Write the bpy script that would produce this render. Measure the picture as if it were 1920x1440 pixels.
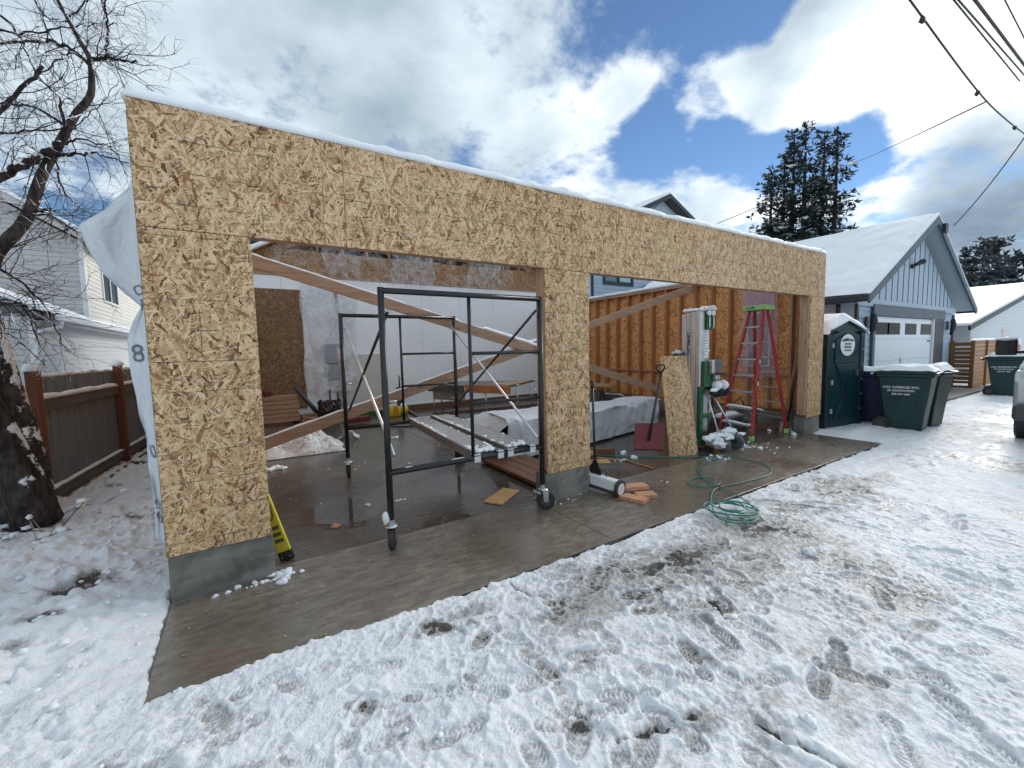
import bpy, bmesh, math, random
import numpy as np
from mathutils import Vector, Matrix, noise as mnoise
random.seed(7)
for _o in list(bpy.data.objects): bpy.data.objects.remove(_o, do_unlink=True)
S = bpy.context.scene
COL = S.collection
R = math.radians

# ------------------------------------------------------------------ camera
CAM = np.array([0.5152, -3.5304, 1.65]); PITCH, ROLL, YAW, FPX = -0.0807, 0.0222, -0.5626, 792.29
def _rot(rx, ry, rz):
    c, s = math.cos, math.sin
    Z = np.array([[c(rz), -s(rz), 0], [s(rz), c(rz), 0], [0, 0, 1]])
    X = np.array([[1, 0, 0], [0, c(rx), -s(rx)], [0, s(rx), c(rx)]])
    Y = np.array([[c(ry), 0, s(ry)], [0, 1, 0], [-s(ry), 0, c(ry)]])
    return Z @ X @ Y
RM = _rot(PITCH, ROLL, YAW)
def ray(u, v): return RM @ np.array([(u - 960) / FPX, 1, -(v - 720) / FPX])
def at(u, v, ax, val):
    """point where the photograph's pixel (1920 x 1440) meets the plane axis=val"""
    d = ray(u, v); return Vector(CAM + d * (val - CAM[ax]) / d[ax])
def gr(u, v, z=0.0): return at(u, v, 2, z)
cam = bpy.data.cameras.new('camera'); cam.sensor_width = 36; cam.lens = FPX / 1920 * 36
cam.clip_start = 0.05; cam.clip_end = 2000
co = bpy.data.objects.new('camera', cam); COL.objects.link(co)
co.matrix_world = Matrix([[RM[i, 0], RM[i, 2], -RM[i, 1], CAM[i]] for i in range(3)] + [[0, 0, 0, 1]])
S.camera = co

# ------------------------------------------------------------------ sky
SUN = Vector((0.915, 0.15, 0.375)).normalized()
w = bpy.data.worlds.new('World'); S.world = w; w.cycles.sampling_method = 'MANUAL'; w.cycles.sample_map_resolution = 512; w.use_nodes = True
nt = w.node_tree; nt.nodes.clear()
def nd(nt, t, **k):
    n = nt.nodes.new(t)
    for a, b in k.items(): setattr(n, a, b)
    return n
def mth(nt, op, a, b=None, c=None, clamp=False):
    n = nt.nodes.new('ShaderNodeMath'); n.operation = op; n.use_clamp = clamp
    for i, x in enumerate((a, b, c)):
        if x is None: continue
        if isinstance(x, (int, float)): n.inputs[i].default_value = x
        else: nt.links.new(x, n.inputs[i])
    return n.outputs[0]
def mrange(nt, v, a, b, c=0.0, d=1.0, smooth=True):
    n = nt.nodes.new('ShaderNodeMapRange'); n.interpolation_type = 'SMOOTHSTEP' if smooth else 'LINEAR'
    nt.links.new(v, n.inputs[0])
    for i, x in enumerate((a, b, c, d)): n.inputs[i + 1].default_value = x
    return n.outputs[0]
def mixc(nt, f, a, b, mode='MIX'):
    n = nt.nodes.new('ShaderNodeMix'); n.data_type = 'RGBA'; n.blend_type = mode
    for i, x in ((0, f), (6, a), (7, b)):
        if isinstance(x, (int, float)): n.inputs[i].default_value = x
        elif isinstance(x, (tuple, list)): n.inputs[i].default_value = (*x[:3], 1)
        else: nt.links.new(x, n.inputs[i])
    return n.outputs[2]
def noise(nt, vec, scale, detail=4, rough=.55, dist=0.0, dim='3D', w=None):
    n = nt.nodes.new('ShaderNodeTexNoise'); n.noise_dimensions = dim
    if vec is not None: nt.links.new(vec, n.inputs['Vector'])
    n.inputs['Scale'].default_value = scale; n.inputs['Detail'].default_value = detail
    n.inputs['Roughness'].default_value = rough; n.inputs['Distortion'].default_value = dist
    return n
tc = nd(nt, 'ShaderNodeTexCoord')
sp = nd(nt, 'ShaderNodeSeparateXYZ'); nt.links.new(tc.outputs['Generated'], sp.inputs[0])
zz = mth(nt, 'ADD', mth(nt, 'MAXIMUM', sp.outputs[2], 0.0), 0.30)
px_ = mth(nt, 'DIVIDE', sp.outputs[0], zz); py_ = mth(nt, 'DIVIDE', sp.outputs[1], zz)
cv = nd(nt, 'ShaderNodeCombineXYZ'); nt.links.new(px_, cv.inputs[0]); nt.links.new(py_, cv.inputs[1]); cv.inputs[2].default_value = 3.7
def lobe(u, v, deg_in, deg_out, wt):
    d = ray(u, v); d = d / np.linalg.norm(d)
    n = nd(nt, 'ShaderNodeVectorMath', operation='DOT_PRODUCT'); nt.links.new(tc.outputs['Generated'], n.inputs[0]); n.inputs[1].default_value = tuple(d)
    return mth(nt, 'MULTIPLY', mrange(nt, n.outputs['Value'], math.cos(R(deg_out)), math.cos(R(deg_in))), wt)
def addn(xs):
    r = xs[0]
    for x in xs[1:]: r = mth(nt, 'ADD', r, x)
    return r
n1 = noise(nt, cv.outputs[0], 2.3, 7, .60, .3).outputs[0]
n2 = noise(nt, cv.outputs[0], 1.5, 4, .55, 0).outputs[0]
n3 = noise(nt, cv.outputs[0], 5.0, 6, .64, 0).outputs[0]
gap = addn([lobe(1350, 50, 1, 10, .50), lobe(1290, 250, 1, 8, .36), lobe(1210, 262, 0, 5, .20), lobe(1440, 240, 0, 8, .26), lobe(1540, 250, 0, 7, .36), lobe(1600, 270, 0, 5, .28), lobe(120, 340, 0, 9, .20), lobe(1140, 10, 0, 8, .18), lobe(1170, 160, 0, 4, -.14), lobe(1235, 90, 0, 4, -.16), lobe(1250, 205, 0, 5, -.20), lobe(1310, 185, 0, 5, -.22), lobe(1360, 165, 0, 5, -.22), lobe(1410, 170, 0, 5, -.22), lobe(1460, 185, 0, 5, -.22), lobe(1510, 190, 0, 5, -.22), lobe(1560, 175, 0, 4.5, -.26), lobe(1600, 60, 1, 7, -.34), lobe(1700, 160, 1, 7, -.25), lobe(1320, 370, 1, 6, -.12)])
dens = mth(nt, 'SUBTRACT', mth(nt, 'ADD', mth(nt, 'ADD', mth(nt, 'MULTIPLY', n1, 1.15), mth(nt, 'MULTIPLY', n3, .55)), -.195), gap)
cover = mrange(nt, dens, .42, .66)
thick = mrange(nt, dens, .53, .80)
sunl = addn([lobe(1900, 160, 1, 19, .42), lobe(1900, 60, 0, 60, .07), lobe(1440, 330, 0, 14, .10), lobe(1000, 330, 0, 16, .14)])
dark = addn([lobe(1880, 400, 1, 9, .55), lobe(1840, 330, 0, 8, .22), lobe(1380, 420, 0, 10, .10), lobe(560, 60, 4, 20, .06), lobe(1040, 40, 0, 8, .07), lobe(1520, 60, 0, 6, .14), lobe(1700, 60, 0, 7, .10), lobe(1760, 240, 0, 5, .12)])
br = mth(nt, 'SUBTRACT', mth(nt, 'ADD', mth(nt, 'ADD', mth(nt, 'MULTIPLY', n2, 1.15), mth(nt, 'SUBTRACT', mth(nt, 'MULTIPLY', n3, .45), .06)), sunl), mth(nt, 'ADD', dark, mth(nt, 'MULTIPLY', thick, .06)))
ramp = nd(nt, 'ShaderNodeValToRGB'); nt.links.new(br, ramp.inputs[0])
e = ramp.color_ramp; e.elements[0].position = .20; e.elements[0].color = (.09, .125, .18, 1)
e.elements[1].position = 1.0; e.elements[1].color = (.60, .625, .625, 1)
e.elements.new(.55).color = (.225, .28, .325, 1); e.elements.new(.82).color = (.40, .455, .495, 1)
sky = nd(nt, 'ShaderNodeTexSky', sky_type='NISHITA', sun_disc=False)
sky.sun_elevation = math.asin(SUN.z); sky.sun_rotation = math.atan2(SUN.x, SUN.y); sky.altitude = 700; sky.air_density = 1.0; sky.ozone_density = 4.0; sky.dust_density = 0.0
b1 = nd(nt, 'ShaderNodeBackground'); nt.links.new(sky.outputs[0], b1.inputs[0]); b1.inputs[1].default_value = 0.062
b2 = nd(nt, 'ShaderNodeBackground'); nt.links.new(ramp.outputs[0], b2.inputs[0]); b2.inputs[1].default_value = 1.0
mx = nd(nt, 'ShaderNodeMixShader'); nt.links.new(cover, mx.inputs[0]); nt.links.new(b1.outputs[0], mx.inputs[1]); nt.links.new(b2.outputs[0], mx.inputs[2])
wo = nd(nt, 'ShaderNodeOutputWorld'); nt.links.new(mx.outputs[0], wo.inputs[0])
sl = bpy.data.lights.new('sun', 'SUN'); sl.energy = 1.5; sl.angle = R(24); sl.color = (1, .95, .88)
so = bpy.data.objects.new('sun', sl); COL.objects.link(so); so.rotation_euler = SUN.to_track_quat('Z', 'Y').to_euler(); so.location = (20, 0, 20)
S.view_settings.view_transform = 'Standard'; S.view_settings.look = 'None'; S.view_settings.exposure = 1.06; S.view_settings.gamma = 1.0
S.view_settings.use_curve_mapping = False
S.render.engine = 'CYCLES'
S.cycles.max_bounces = 5; S.cycles.transparent_max_bounces = 10; S.cycles.caustics_reflective = False; S.cycles.caustics_refractive = False

# ------------------------------------------------------------------ mesh helpers
class MB:
    def __init__(s, M=None): s.V = []; s.F = []; s.M = M
    def add(s, vs, fs):
        o = len(s.V)
        for v in vs:
            v = Vector(v); s.V.append(tuple(s.M @ v) if s.M is not None else tuple(v))
        s.F += [tuple(i + o for i in f) for f in fs]; return s
    def box(s, x0, x1, y0, y1, z0, z1):
        return s.add([(x, y, z) for x in (x0, x1) for y in (y0, y1) for z in (z0, z1)], [(0, 1, 3, 2), (4, 6, 7, 5), (0, 4, 5, 1), (2, 3, 7, 6), (0, 2, 6, 4), (1, 5, 7, 3)])
    def bar(s, p0, p1, w, h, up=(0, 0, 1)):
        p0, p1 = Vector(p0), Vector(p1); d = (p1 - p0).normalized(); up = Vector(up)
        if abs(d.dot(up)) > .98: up = Vector((0, 1, 0))
        a = d.cross(up).normalized() * w / 2; b = a.cross(d).normalized() * h / 2
        return s.add([p + i * a + j * b for p in (p0, p1) for i, j in ((-1, -1), (1, -1), (1, 1), (-1, 1))], [(0, 3, 2, 1), (4, 5, 6, 7), (0, 1, 5, 4), (1, 2, 6, 5), (2, 3, 7, 6), (3, 0, 4, 7)])
    def tube(s, pts, r, n=8, caps=True):
        pts = [Vector(p) for p in pts]; k = len(pts); rr = r if isinstance(r, (list, tuple)) else [r] * k
        o = len(s.V); prev = None; vs = []; fs = []
        for i, p in enumerate(pts):
            d = (pts[min(i + 1, k - 1)] - pts[max(i - 1, 0)]);
            d = d.normalized() if d.length > 1e-9 else Vector((0, 0, 1))
            if prev is None: a = d.orthogonal().normalized()
            else:
                a = prev - d * prev.dot(d); a = a.normalized() if a.length > 1e-6 else d.orthogonal().normalized()
            prev = a; b = d.cross(a)
            for j in range(n):
                t = 2 * math.pi * j / n; vs.append(p + (a * math.cos(t) + b * math.sin(t)) * rr[i])
        for i in range(k - 1):
            for j in range(n):
                fs.append((i * n + j, i * n + (j + 1) % n, (i + 1) * n + (j + 1) % n, (i + 1) * n + j))
        if caps: fs += [tuple(range(n - 1, -1, -1)), tuple(range((k - 1) * n, k * n))]
        return s.add(vs, fs)
    def cyl(s, p0, p1, r, n=12): return s.tube([p0, p1], r, n)
    def lathe(s, c, ax, prof, n=20):
        c, ax = Vector(c), Vector(ax).normalized(); a = ax.orthogonal().normalized(); b = ax.cross(a); vs = []; fs = []; k = len(prof)
        for r, t in prof:
            for j in range(n):
                q = 2 * math.pi * j / n; vs.append(c + ax * t + (a * math.cos(q) + b * math.sin(q)) * max(r, 1e-4))
        for i in range(k - 1):
            for j in range(n): fs.append((i * n + j, i * n + (j + 1) % n, (i + 1) * n + (j + 1) % n, (i + 1) * n + j))
        fs += [tuple(range(n - 1, -1, -1)), tuple(range((k - 1) * n, k * n))]
        return s.add(vs, fs)
    def prism(s, poly, vec):
        n = len(poly); vec = Vector(vec); P = [Vector(p) for p in poly]
        return s.add(P + [p + vec for p in P], [tuple(range(n - 1, -1, -1)), tuple(range(n, 2 * n))] + [(i, (i + 1) % n, (i + 1) % n + n, i + n) for i in range(n)])
    def sheet(s, f, nu, nv):
        vs = [f(i / nu, j / nv) for i in range(nu + 1) for j in range(nv + 1)]
        return s.add(vs, [(i * (nv + 1) + j, (i + 1) * (nv + 1) + j, (i + 1) * (nv + 1) + j + 1, i * (nv + 1) + j + 1) for i in range(nu) for j in range(nv)])
    def blob(s, c, r, sub=2, amp=.25, fr=None, seed=0, flat=None):
        bm = bmesh.new(); bmesh.ops.create_icosphere(bm, subdivisions=sub, radius=1)
        rx, ry, rz = r if isinstance(r, (tuple, list)) else (r, r, r); fr = fr or 1.3
        vs = []
        for v in bm.verts:
            q = v.co.normalized(); k = 1 + amp * mnoise.noise(q * fr + Vector((seed * 7.3, seed * 3.1, seed)))
            z = q.z * rz * k
            if flat is not None: z = max(z, -flat)
            vs.append((c[0] + q.x * rx * k, c[1] + q.y * ry * k, c[2] + z))
        bm.verts.index_update(); fs = [tuple(v.index for v in f.verts) for f in bm.faces]; bm.free()
        return s.add(vs, fs)
    def build(s, name, m, parent=None, bevel=0, smooth=False, label=None, cat=None, group=None, kind=None, solid=0, origin=None):
        V = np.array(s.V, dtype=float)
        if parent is not None: o = np.array(WLOC[parent.name])
        elif origin is not None: o = np.array(origin, float)
        else: o = np.array([(V[:, 0].min() + V[:, 0].max()) / 2, (V[:, 1].min() + V[:, 1].max()) / 2, V[:, 2].min()])
        me = bpy.data.meshes.new(name); me.from_pydata((V - o).tolist(), [], s.F); me.materials.append(m)
        if smooth: me.polygons.foreach_set('use_smooth', [True] * len(me.polygons))
        ob = bpy.data.objects.new(name, me); COL.objects.link(ob)
        if parent is not None: ob.parent = parent
        else: ob.location = o
        WLOC[ob.name] = tuple(o)
        if solid:
            q = ob.modifiers.new('solid', 'SOLIDIFY'); q.thickness = solid; q.offset = 0
        if bevel:
            q = ob.modifiers.new('bevel', 'BEVEL'); q.width = bevel; q.segments = 2; q.limit_method = 'ANGLE'; q.angle_limit = R(40)
        tag(ob, label, cat, group, kind); return ob
WLOC = {}
def tag(o, label=None, cat=None, group=None, kind=None):
    for k, v in (('label', label), ('category', cat), ('group', group), ('kind', kind)):
        if v: o[k] = v
    return o
def thing(name, label, cat, loc, group=None):
    o = bpy.data.objects.new(name, None); COL.objects.link(o); o.location = loc; o.empty_display_size = .1
    WLOC[o.name] = tuple(loc); return tag(o, label, cat, group)
def frame(loc, rz=0.0, rx=0.0, ry=0.0):
    return Matrix.Translation(loc) @ Matrix.Rotation(rz, 4, 'Z') @ Matrix.Rotation(ry, 4, 'Y') @ Matrix.Rotation(rx, 4, 'X')
def basis(loc, xa, ya):
    """matrix with the given world x and y axes (for lettering)"""
    xa, ya = Vector(xa).normalized(), Vector(ya).normalized(); za = xa.cross(ya)
    return Matrix([[xa[i], ya[i], za[i], loc[i]] for i in range(3)] + [[0, 0, 0, 1]])
def text(s, size, M, m, parent, name='lettering', bold=0.0, align='CENTER', warp=None):
    c = bpy.data.curves.new('t', 'FONT'); c.body = s; c.size = size; c.align_x = align; c.align_y = 'CENTER'; c.extrude = .0006; c.offset = bold; c.resolution_u = 3
    o = bpy.data.objects.new('t', c); COL.objects.link(o)
    me = bpy.data.meshes.new_from_object(o.evaluated_get(bpy.context.evaluated_depsgraph_get()))
    bpy.data.objects.remove(o, do_unlink=True)
    b = MB(M); vs = [v.co.copy() for v in me.vertices]
    if warp: vs = [warp(v) for v in vs]
    b.add(vs, [tuple(p.vertices) for p in me.polygons]); bpy.data.meshes.remove(me)
    return b.build(name, m, parent)
def nz(x, y=0.0, z=0.0): return mnoise.noise(Vector((x, y, z)))
def snow_strip(b, p0, p1, w, h, up=(0, 0, 1), seg=.07, lump=.35, seed=0, gaps=0.0):
    """rounded ridge of snow lying along an edge"""
    p0, p1 = Vector(p0), Vector(p1); L = (p1 - p0).length; n = max(4, int(L / seg)); d = (p1 - p0).normalized()
    a = d.cross(Vector(up)).normalized(); u = a.cross(d).normalized(); m = 8; vs = []; fs = []
    for i in range(n + 1):
        t = i / n; p = p0.lerp(p1, t); q = t * L
        k = 1 + lump * nz(q * 3 + seed * 9, seed) + lump * .6 * nz(q * 9, seed * 3)
        if gaps and nz(q * 2.2, seed * 5 + 2) < gaps - .5: k *= .08
        e = min(1, min(t, 1 - t) * L / .03 + .15); k = max(.03, k * e)
        off = .12 * w * nz(q * 5, seed * 2 + 4)
        for j in range(m + 1):
            th = math.pi * j / m; vs.append(p + a * (math.cos(th) * w / 2 * (1 + .1 * nz(q * 8, j)) + off) + u * (max(0, math.sin(th)) ** .7 * h * k))
    for i in range(n):
        for j in range(m): fs.append((i * (m + 1) + j, (i + 1) * (m + 1) + j, (i + 1) * (m + 1) + j + 1, i * (m + 1) + j + 1))
    for i in range(n): fs.append((i * (m + 1), i * (m + 1) + m, (i + 1) * (m + 1) + m, (i + 1) * (m + 1)))
    fs += [tuple(range(m, -1, -1)), tuple(range(n * (m + 1), (n + 1) * (m + 1)))]
    b.add(vs, fs); return b

# ------------------------------------------------------------------ materials
MT = {}
def newmat(name):
    m = bpy.data.materials.new(name); m.use_nodes = True; t = m.node_tree
    return m, t, t.nodes['Principled BSDF']
def posn(t, sc=(1, 1, 1), rot=(0, 0, 0)):
    g = nd(t, 'ShaderNodeNewGeometry'); mp = nd(t, 'ShaderNodeMapping'); mp.inputs['Scale'].default_value = sc; mp.inputs['Rotation'].default_value = rot
    t.links.new(g.outputs['Position'], mp.inputs[0]); return mp.outputs[0]
def bump(t, b, h, st, dist=.01):
    n = nd(t, 'ShaderNodeBump'); n.inputs['Strength'].default_value = st; n.inputs['Distance'].default_value = dist
    t.links.new(h, n.inputs['Height']); t.links.new(n.outputs[0], b.inputs['Normal']); return n
def pm(name, col, rough=.6, metal=0, var=.18, scale=6, st=(1, 1, 1), bmp=.15, bscale=60, spec=.5, rvar=.1, dirt=None, dscale=2.2, damt=.5, coat=0):
    m, t, b = newmat(name); P = posn(t, st)
    n = noise(t, P, scale, 6, .6).outputs[0]
    k = mrange(t, n, .3, .7, 1 - var, 1 + var, False)
    hs = nd(t, 'ShaderNodeMix', data_type='RGBA', blend_type='MULTIPLY'); hs.inputs[0].default_value = 1; hs.inputs[6].default_value = (*col, 1)
    cb = nd(t, 'ShaderNodeCombineColor');
    for i in range(3): t.links.new(k, cb.inputs[i])
    t.links.new(cb.outputs[0], hs.inputs[7]); c = hs.outputs[2]
    if dirt:
        dn = noise(t, posn(t), dscale, 8, .65).outputs[0]
        c = mixc(t, mth(t, 'MULTIPLY', mrange(t, dn, .48, .68), damt), c, dirt)
    t.links.new(c, b.inputs['Base Color'])
    t.links.new(mrange(t, n, .2, .8, rough - rvar, min(1, rough + rvar), False), b.inputs['Roughness'])
    b.inputs['Metallic'].default_value = metal; b.inputs['Specular IOR Level'].default_value = spec; b.inputs['Coat Weight'].default_value = coat
    if bmp: bump(t, b, noise(t, P, bscale, 4, .6).outputs[0], bmp, .005)
    MT[name] = m; return m

def osb(name, ax, tint=(1, 1, 1), lines=True, dk=1.0, linecol=(.02, .07, .03), zoff=0.0, offs=0.0):
    """oriented strand board: overlapping strands in five directions, chalk/ink grid lines"""
    m, t, b = newmat(name); g = nd(t, 'ShaderNodeNewGeometry'); s = nd(t, 'ShaderNodeSeparateXYZ'); t.links.new(g.outputs['Position'], s.inputs[0])
    oi = nd(t, 'ShaderNodeObjectInfo'); orn = oi.outputs['Random']
    U = s.outputs[0] if ax == 'x' else (s.outputs[1] if ax == 'y' else mth(t, 'ADD', s.outputs[0], s.outputs[1])); W = s.outputs[2]
    if ax == 'z': W = s.outputs[1]; U = s.outputs[0]
    U0, W0 = U, W; U = mth(t, 'ADD', U, mth(t, 'MULTIPLY', orn, 37.0)); cb = nd(t, 'ShaderNodeCombineXYZ'); t.links.new(U, cb.inputs[0]); t.links.new(W, cb.inputs[1])
    dn = noise(t, cb.outputs[0], 26, 3, .6, 0, '2D')
    dv = nd(t, 'ShaderNodeVectorMath', operation='SCALE'); t.links.new(dn.outputs['Color'], dv.inputs[0]); dv.inputs['Scale'].default_value = .016
    av = nd(t, 'ShaderNodeVectorMath', operation='ADD'); t.links.new(cb.outputs[0], av.inputs[0]); t.links.new(dv.outputs[0], av.inputs[1])
    best = None; tone = None; edge = None
    for i, (ang, L, wd) in enumerate(((12, .095, .014), (78, .085, .012), (-48, .08, .016), (40, .06, .009), (105, .10, .019), (-15, .045, .007), (-75, .055, .008), (60, .115, .015))):
        mp = nd(t, 'ShaderNodeMapping', vector_type='TEXTURE'); mp.inputs['Rotation'].default_value = (0, 0, R(ang)); mp.inputs['Scale'].default_value = (L, wd, 1); mp.inputs['Location'].default_value = (.37 * i + offs, .51 * i, 0)
        t.links.new(av.outputs[0], mp.inputs[0])
        v = nd(t, 'ShaderNodeTexVoronoi', voronoi_dimensions='2D', feature='F1'); t.links.new(mp.outputs[0], v.inputs['Vector']); v.inputs['Scale'].default_value = 1
        sc = nd(t, 'ShaderNodeSeparateColor'); t.links.new(v.outputs['Color'], sc.inputs[0])
        h = mth(t, 'SUBTRACT', sc.outputs[0], mth(t, 'MULTIPLY', v.outputs['Distance'], .55)); tn = sc.outputs[1]
        if best is None: best, tone = h, tn
        else:
            k = mth(t, 'GREATER_THAN', h, best)
            q = nd(t, 'ShaderNodeMix', data_type='FLOAT'); t.links.new(k, q.inputs[0]); t.links.new(tone, q.inputs[2]); t.links.new(tn, q.inputs[3]); tone = q.outputs[0]
            best = mth(t, 'MAXIMUM', h, best)
    gr_ = noise(t, cb.outputs[0], 420, 2, .6, 0, '2D').outputs[0]
    big = noise(t, cb.outputs[0], 1.7, 4, .6, 0, '2D').outputs[0]
    gm = noise(t, cb.outputs[0], 90, 4, .7, 1.5, '2D').outputs[0]
    tt = mth(t, 'ADD', mth(t, 'ADD', mth(t, 'SUBTRACT', mth(t, 'MULTIPLY', mth(t, 'POWER', tone, .62), .92), .24), mth(t, 'ADD', mth(t, 'MULTIPLY', gr_, .22), mth(t, 'MULTIPLY', gm, .44))), mth(t, 'MULTIPLY', big, .22)); tt = mth(t, 'ADD', tt, mth(t, 'MULTIPLY', mth(t, 'SUBTRACT', orn, .5), .10))
    rp = nd(t, 'ShaderNodeValToRGB'); t.links.new(tt, rp.inputs[0]); e = rp.color_ramp
    def c(r_, g_, b_): return (.93 * r_ * tint[0] * dk, .785 * g_ * tint[1] * dk, .655 * b_ * tint[2] * dk, 1)
    e.elements[0].position = .22; e.elements[0].color = c(.105, .052, .024)
    e.elements[1].position = 1.0; e.elements[1].color = c(.76, .645, .475)
    for p_, cc in ((.36, c(.20, .108, .05)), (.48, c(.37, .235, .125)), (.62, c(.50, .36, .215)), (.76, c(.555, .42, .26)), (.88, c(.63, .505, .335))): e.elements.new(min(p_, 1)).color = cc
    col = rp.outputs[0]
    mp = nd(t, 'ShaderNodeMapping', vector_type='TEXTURE'); mp.inputs['Rotation'].default_value = (0, 0, R(67)); mp.inputs['Scale'].default_value = (.15, .034, 1); t.links.new(av.outputs[0], mp.inputs[0])
    v = nd(t, 'ShaderNodeTexVoronoi', voronoi_dimensions='2D', feature='F1'); t.links.new(mp.outputs[0], v.inputs['Vector']); v.inputs['Scale'].default_value = 1
    sc = nd(t, 'ShaderNodeSeparateColor'); t.links.new(v.outputs['Color'], sc.inputs[0])
    rk = mth(t, 'MULTIPLY', mth(t, 'GREATER_THAN', sc.outputs[0], .975), mth(t, 'LESS_THAN', v.outputs['Distance'], .45))
    mp2 = nd(t, 'ShaderNodeMapping', vector_type='TEXTURE'); mp2.inputs['Rotation'].default_value = (0, 0, R(-38)); mp2.inputs['Scale'].default_value = (.11, .03, 1); t.links.new(av.outputs[0], mp2.inputs[0])
    v2 = nd(t, 'ShaderNodeTexVoronoi', voronoi_dimensions='2D', feature='F1'); t.links.new(mp2.outputs[0], v2.inputs['Vector']); v2.inputs['Scale'].default_value = 1
    s2_ = nd(t, 'ShaderNodeSeparateColor'); t.links.new(v2.outputs['Color'], s2_.inputs[0]); rk = mth(t, 'MAXIMUM', rk, mth(t, 'MULTIPLY', mth(t, 'GREATER_THAN', s2_.outputs[0], .975), mth(t, 'LESS_THAN', v2.outputs['Distance'], .42))); col = mixc(t, mth(t, 'MULTIPLY', rk, .75), col, c(.27, .125, .05)[:3])
    sh = mrange(t, best, .36, .60); col = mixc(t, mth(t, 'SUBTRACT', 1.0, sh), col, mixc(t, .8, col, (.09 * dk, .05 * dk, .025 * dk)))
    if lines:
        def ln(x, step, off, wd):
            wob = mth(t, 'MULTIPLY', noise(t, cb.outputs[0], 2.5, 2, .5, 0, '2D').outputs[0], .012)
            f = mth(t, 'PINGPONG', mth(t, 'ADD', mth(t, 'ADD', x, off), wob), step / 2)
            return mth(t, 'LESS_THAN', f, wd)
        br_ = mrange(t, noise(t, cb.outputs[0], 9, 4, .7, 0, '2D').outputs[0], .40, .55)
        l1 = mth(t, 'MULTIPLY', ln(W, .2033, zoff, .0032), br_)
        l2 = mth(t, 'MULTIPLY', ln(U0, .4066, .12, .0026), mrange(t, noise(t, cb.outputs[0], 5, 4, .7, 0, '2D').outputs[0], .46, .6))
        L_ = mth(t, 'MULTIPLY', mth(t, 'MAXIMUM', l1, l2), .78); col = mixc(t, L_, col, linecol)
    t.links.new(col, b.inputs['Base Color']); b.inputs['Roughness'].default_value = .62; b.inputs['Specular IOR Level'].default_value = .35
    bump(t, b, mth(t, 'ADD', best, mth(t, 'MULTIPLY', gr_, .3)), .35, .003)
    MT[name] = m; return m
osb('osb_front', 'x'); osb('osb_inner', 'y', tint=(1.06, .78, .54), dk=1.35, linecol=(.06, .035, .02), zoff=.05, offs=3.0)
osb('osb_wet', 'x', tint=(.92, .82, .75), dk=.50, linecol=(.01, .01, .01), offs=5); osb('osb_loose', 'x', lines=False, offs=8); osb('osb_flat', 'z', lines=False, dk=.8, offs=4); osb('osb_gable', 'x', tint=(1, .86, .74), dk=.7, linecol=(.05, .03, .02), offs=11)

def wood(name, ax, c1, c2, knots=True, wet=0.0):
    m, t, b = newmat(name); st = {'x': (1.2, 22, 22), 'y': (22, 1.2, 22), 'z': (22, 22, 1.2)}[ax]
    P = posn(t, st); P1 = posn(t)
    n = noise(t, P, 1.6, 5, .6, .6).outputs[0]; n2 = noise(t, P, 6, 3, .6).outputs[0]; n3 = noise(t, P1, 1.4, 3, .5).outputs[0]
    c = mixc(t, mrange(t, n, .3, .7), c1, c2)
    c = mixc(t, mth(t, 'MULTIPLY', mrange(t, n2, .55, .75), .35), c, tuple(x * .5 for x in c1))
    c = mixc(t, mth(t, 'MULTIPLY', mrange(t, n3, .4, .65), .35), c, tuple(x * .62 for x in c2))
    if knots:
        st2 = {'x': (2.6, 13, 13), 'y': (13, 2.6, 13), 'z': (13, 13, 2.6)}[ax]
        v = nd(t, 'ShaderNodeTexVoronoi'); t.links.new(posn(t, st2), v.inputs['Vector']); v.inputs['Scale'].default_value = .9
        c = mixc(t, mth(t, 'MULTIPLY', mrange(t, v.outputs['Distance'], .13, .06), .8), c, tuple(x * .22 for x in c1))
    t.links.new(c, b.inputs['Base Color']); b.inputs['Roughness'].default_value = .65 - wet * .35; b.inputs['Specular IOR Level'].default_value = .35
    bump(t, b, n2, .2, .003); MT[name] = m; return m
F1, F2 = (.34, .205, .132), (.50, .325, .22)
for a_ in 'xyz': wood('fir_' + a_, a_, F1, F2)
wood('fir_dark', 'z', (.36, .155, .060), (.50, .235, .10)); wood('treated', 'x', (.13, .06, .035), (.20, .095, .055)); wood('treated_y', 'y', (.13, .055, .03), (.22, .10, .055), wet=.6)
wood('lumber', 'x', (.38, .22, .13), (.55, .36, .22)); wood('picket', 'z', (.115, .130, .155), (.205, .230, .265)); wood('rail_grey', 'y', (.075, .068, .068), (.125, .115, .11))
wood('post_red', 'z', (.13, .045, .025), (.19, .065, .035)); wood('cedar', 'x', (.33, .155, .06), (.45, .22, .09)); wood('cedar_shaded', 'y', (.17, .08, .028), (.24, .115, .042)); wood('scrap', 'x', (.50, .24, .13), (.62, .33, .19)); wood('ply', 'y', (.46, .28, .12), (.58, .37, .17))
pm('white_wall', (.88, .90, .93), .45, var=.05, scale=.8, bmp=.05, dirt=(.76, .77, .79), dscale=.7, damt=.4)
pm('concrete', (.185, .178, .160), .75, var=.45, scale=2.4, st=(1, 1, 2.2), bmp=.7, bscale=26, dirt=(.07, .066, .060), dscale=4.5, damt=.75)
pm('black_paint', (.010, .013, .015), .30, var=.3, scale=9, bmp=.08, dirt=(.028, .03, .03), damt=.4)
pm('steel', (.55, .57, .58), .34, 1.0, var=.15, scale=12, bmp=.1); pm('alu', (.62, .63, .64), .42, 1.0, var=.12, scale=6, bmp=.1)
pm('alu_deck', (.15, .15, .15), .6, .1, spec=.2, var=.25, scale=7, bmp=.2, dirt=(.20, .19, .18)); pm('rubber', (.018, .018, .019), .65, var=.3, bmp=.3, dirt=(.07, .068, .065), damt=.4)
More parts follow.
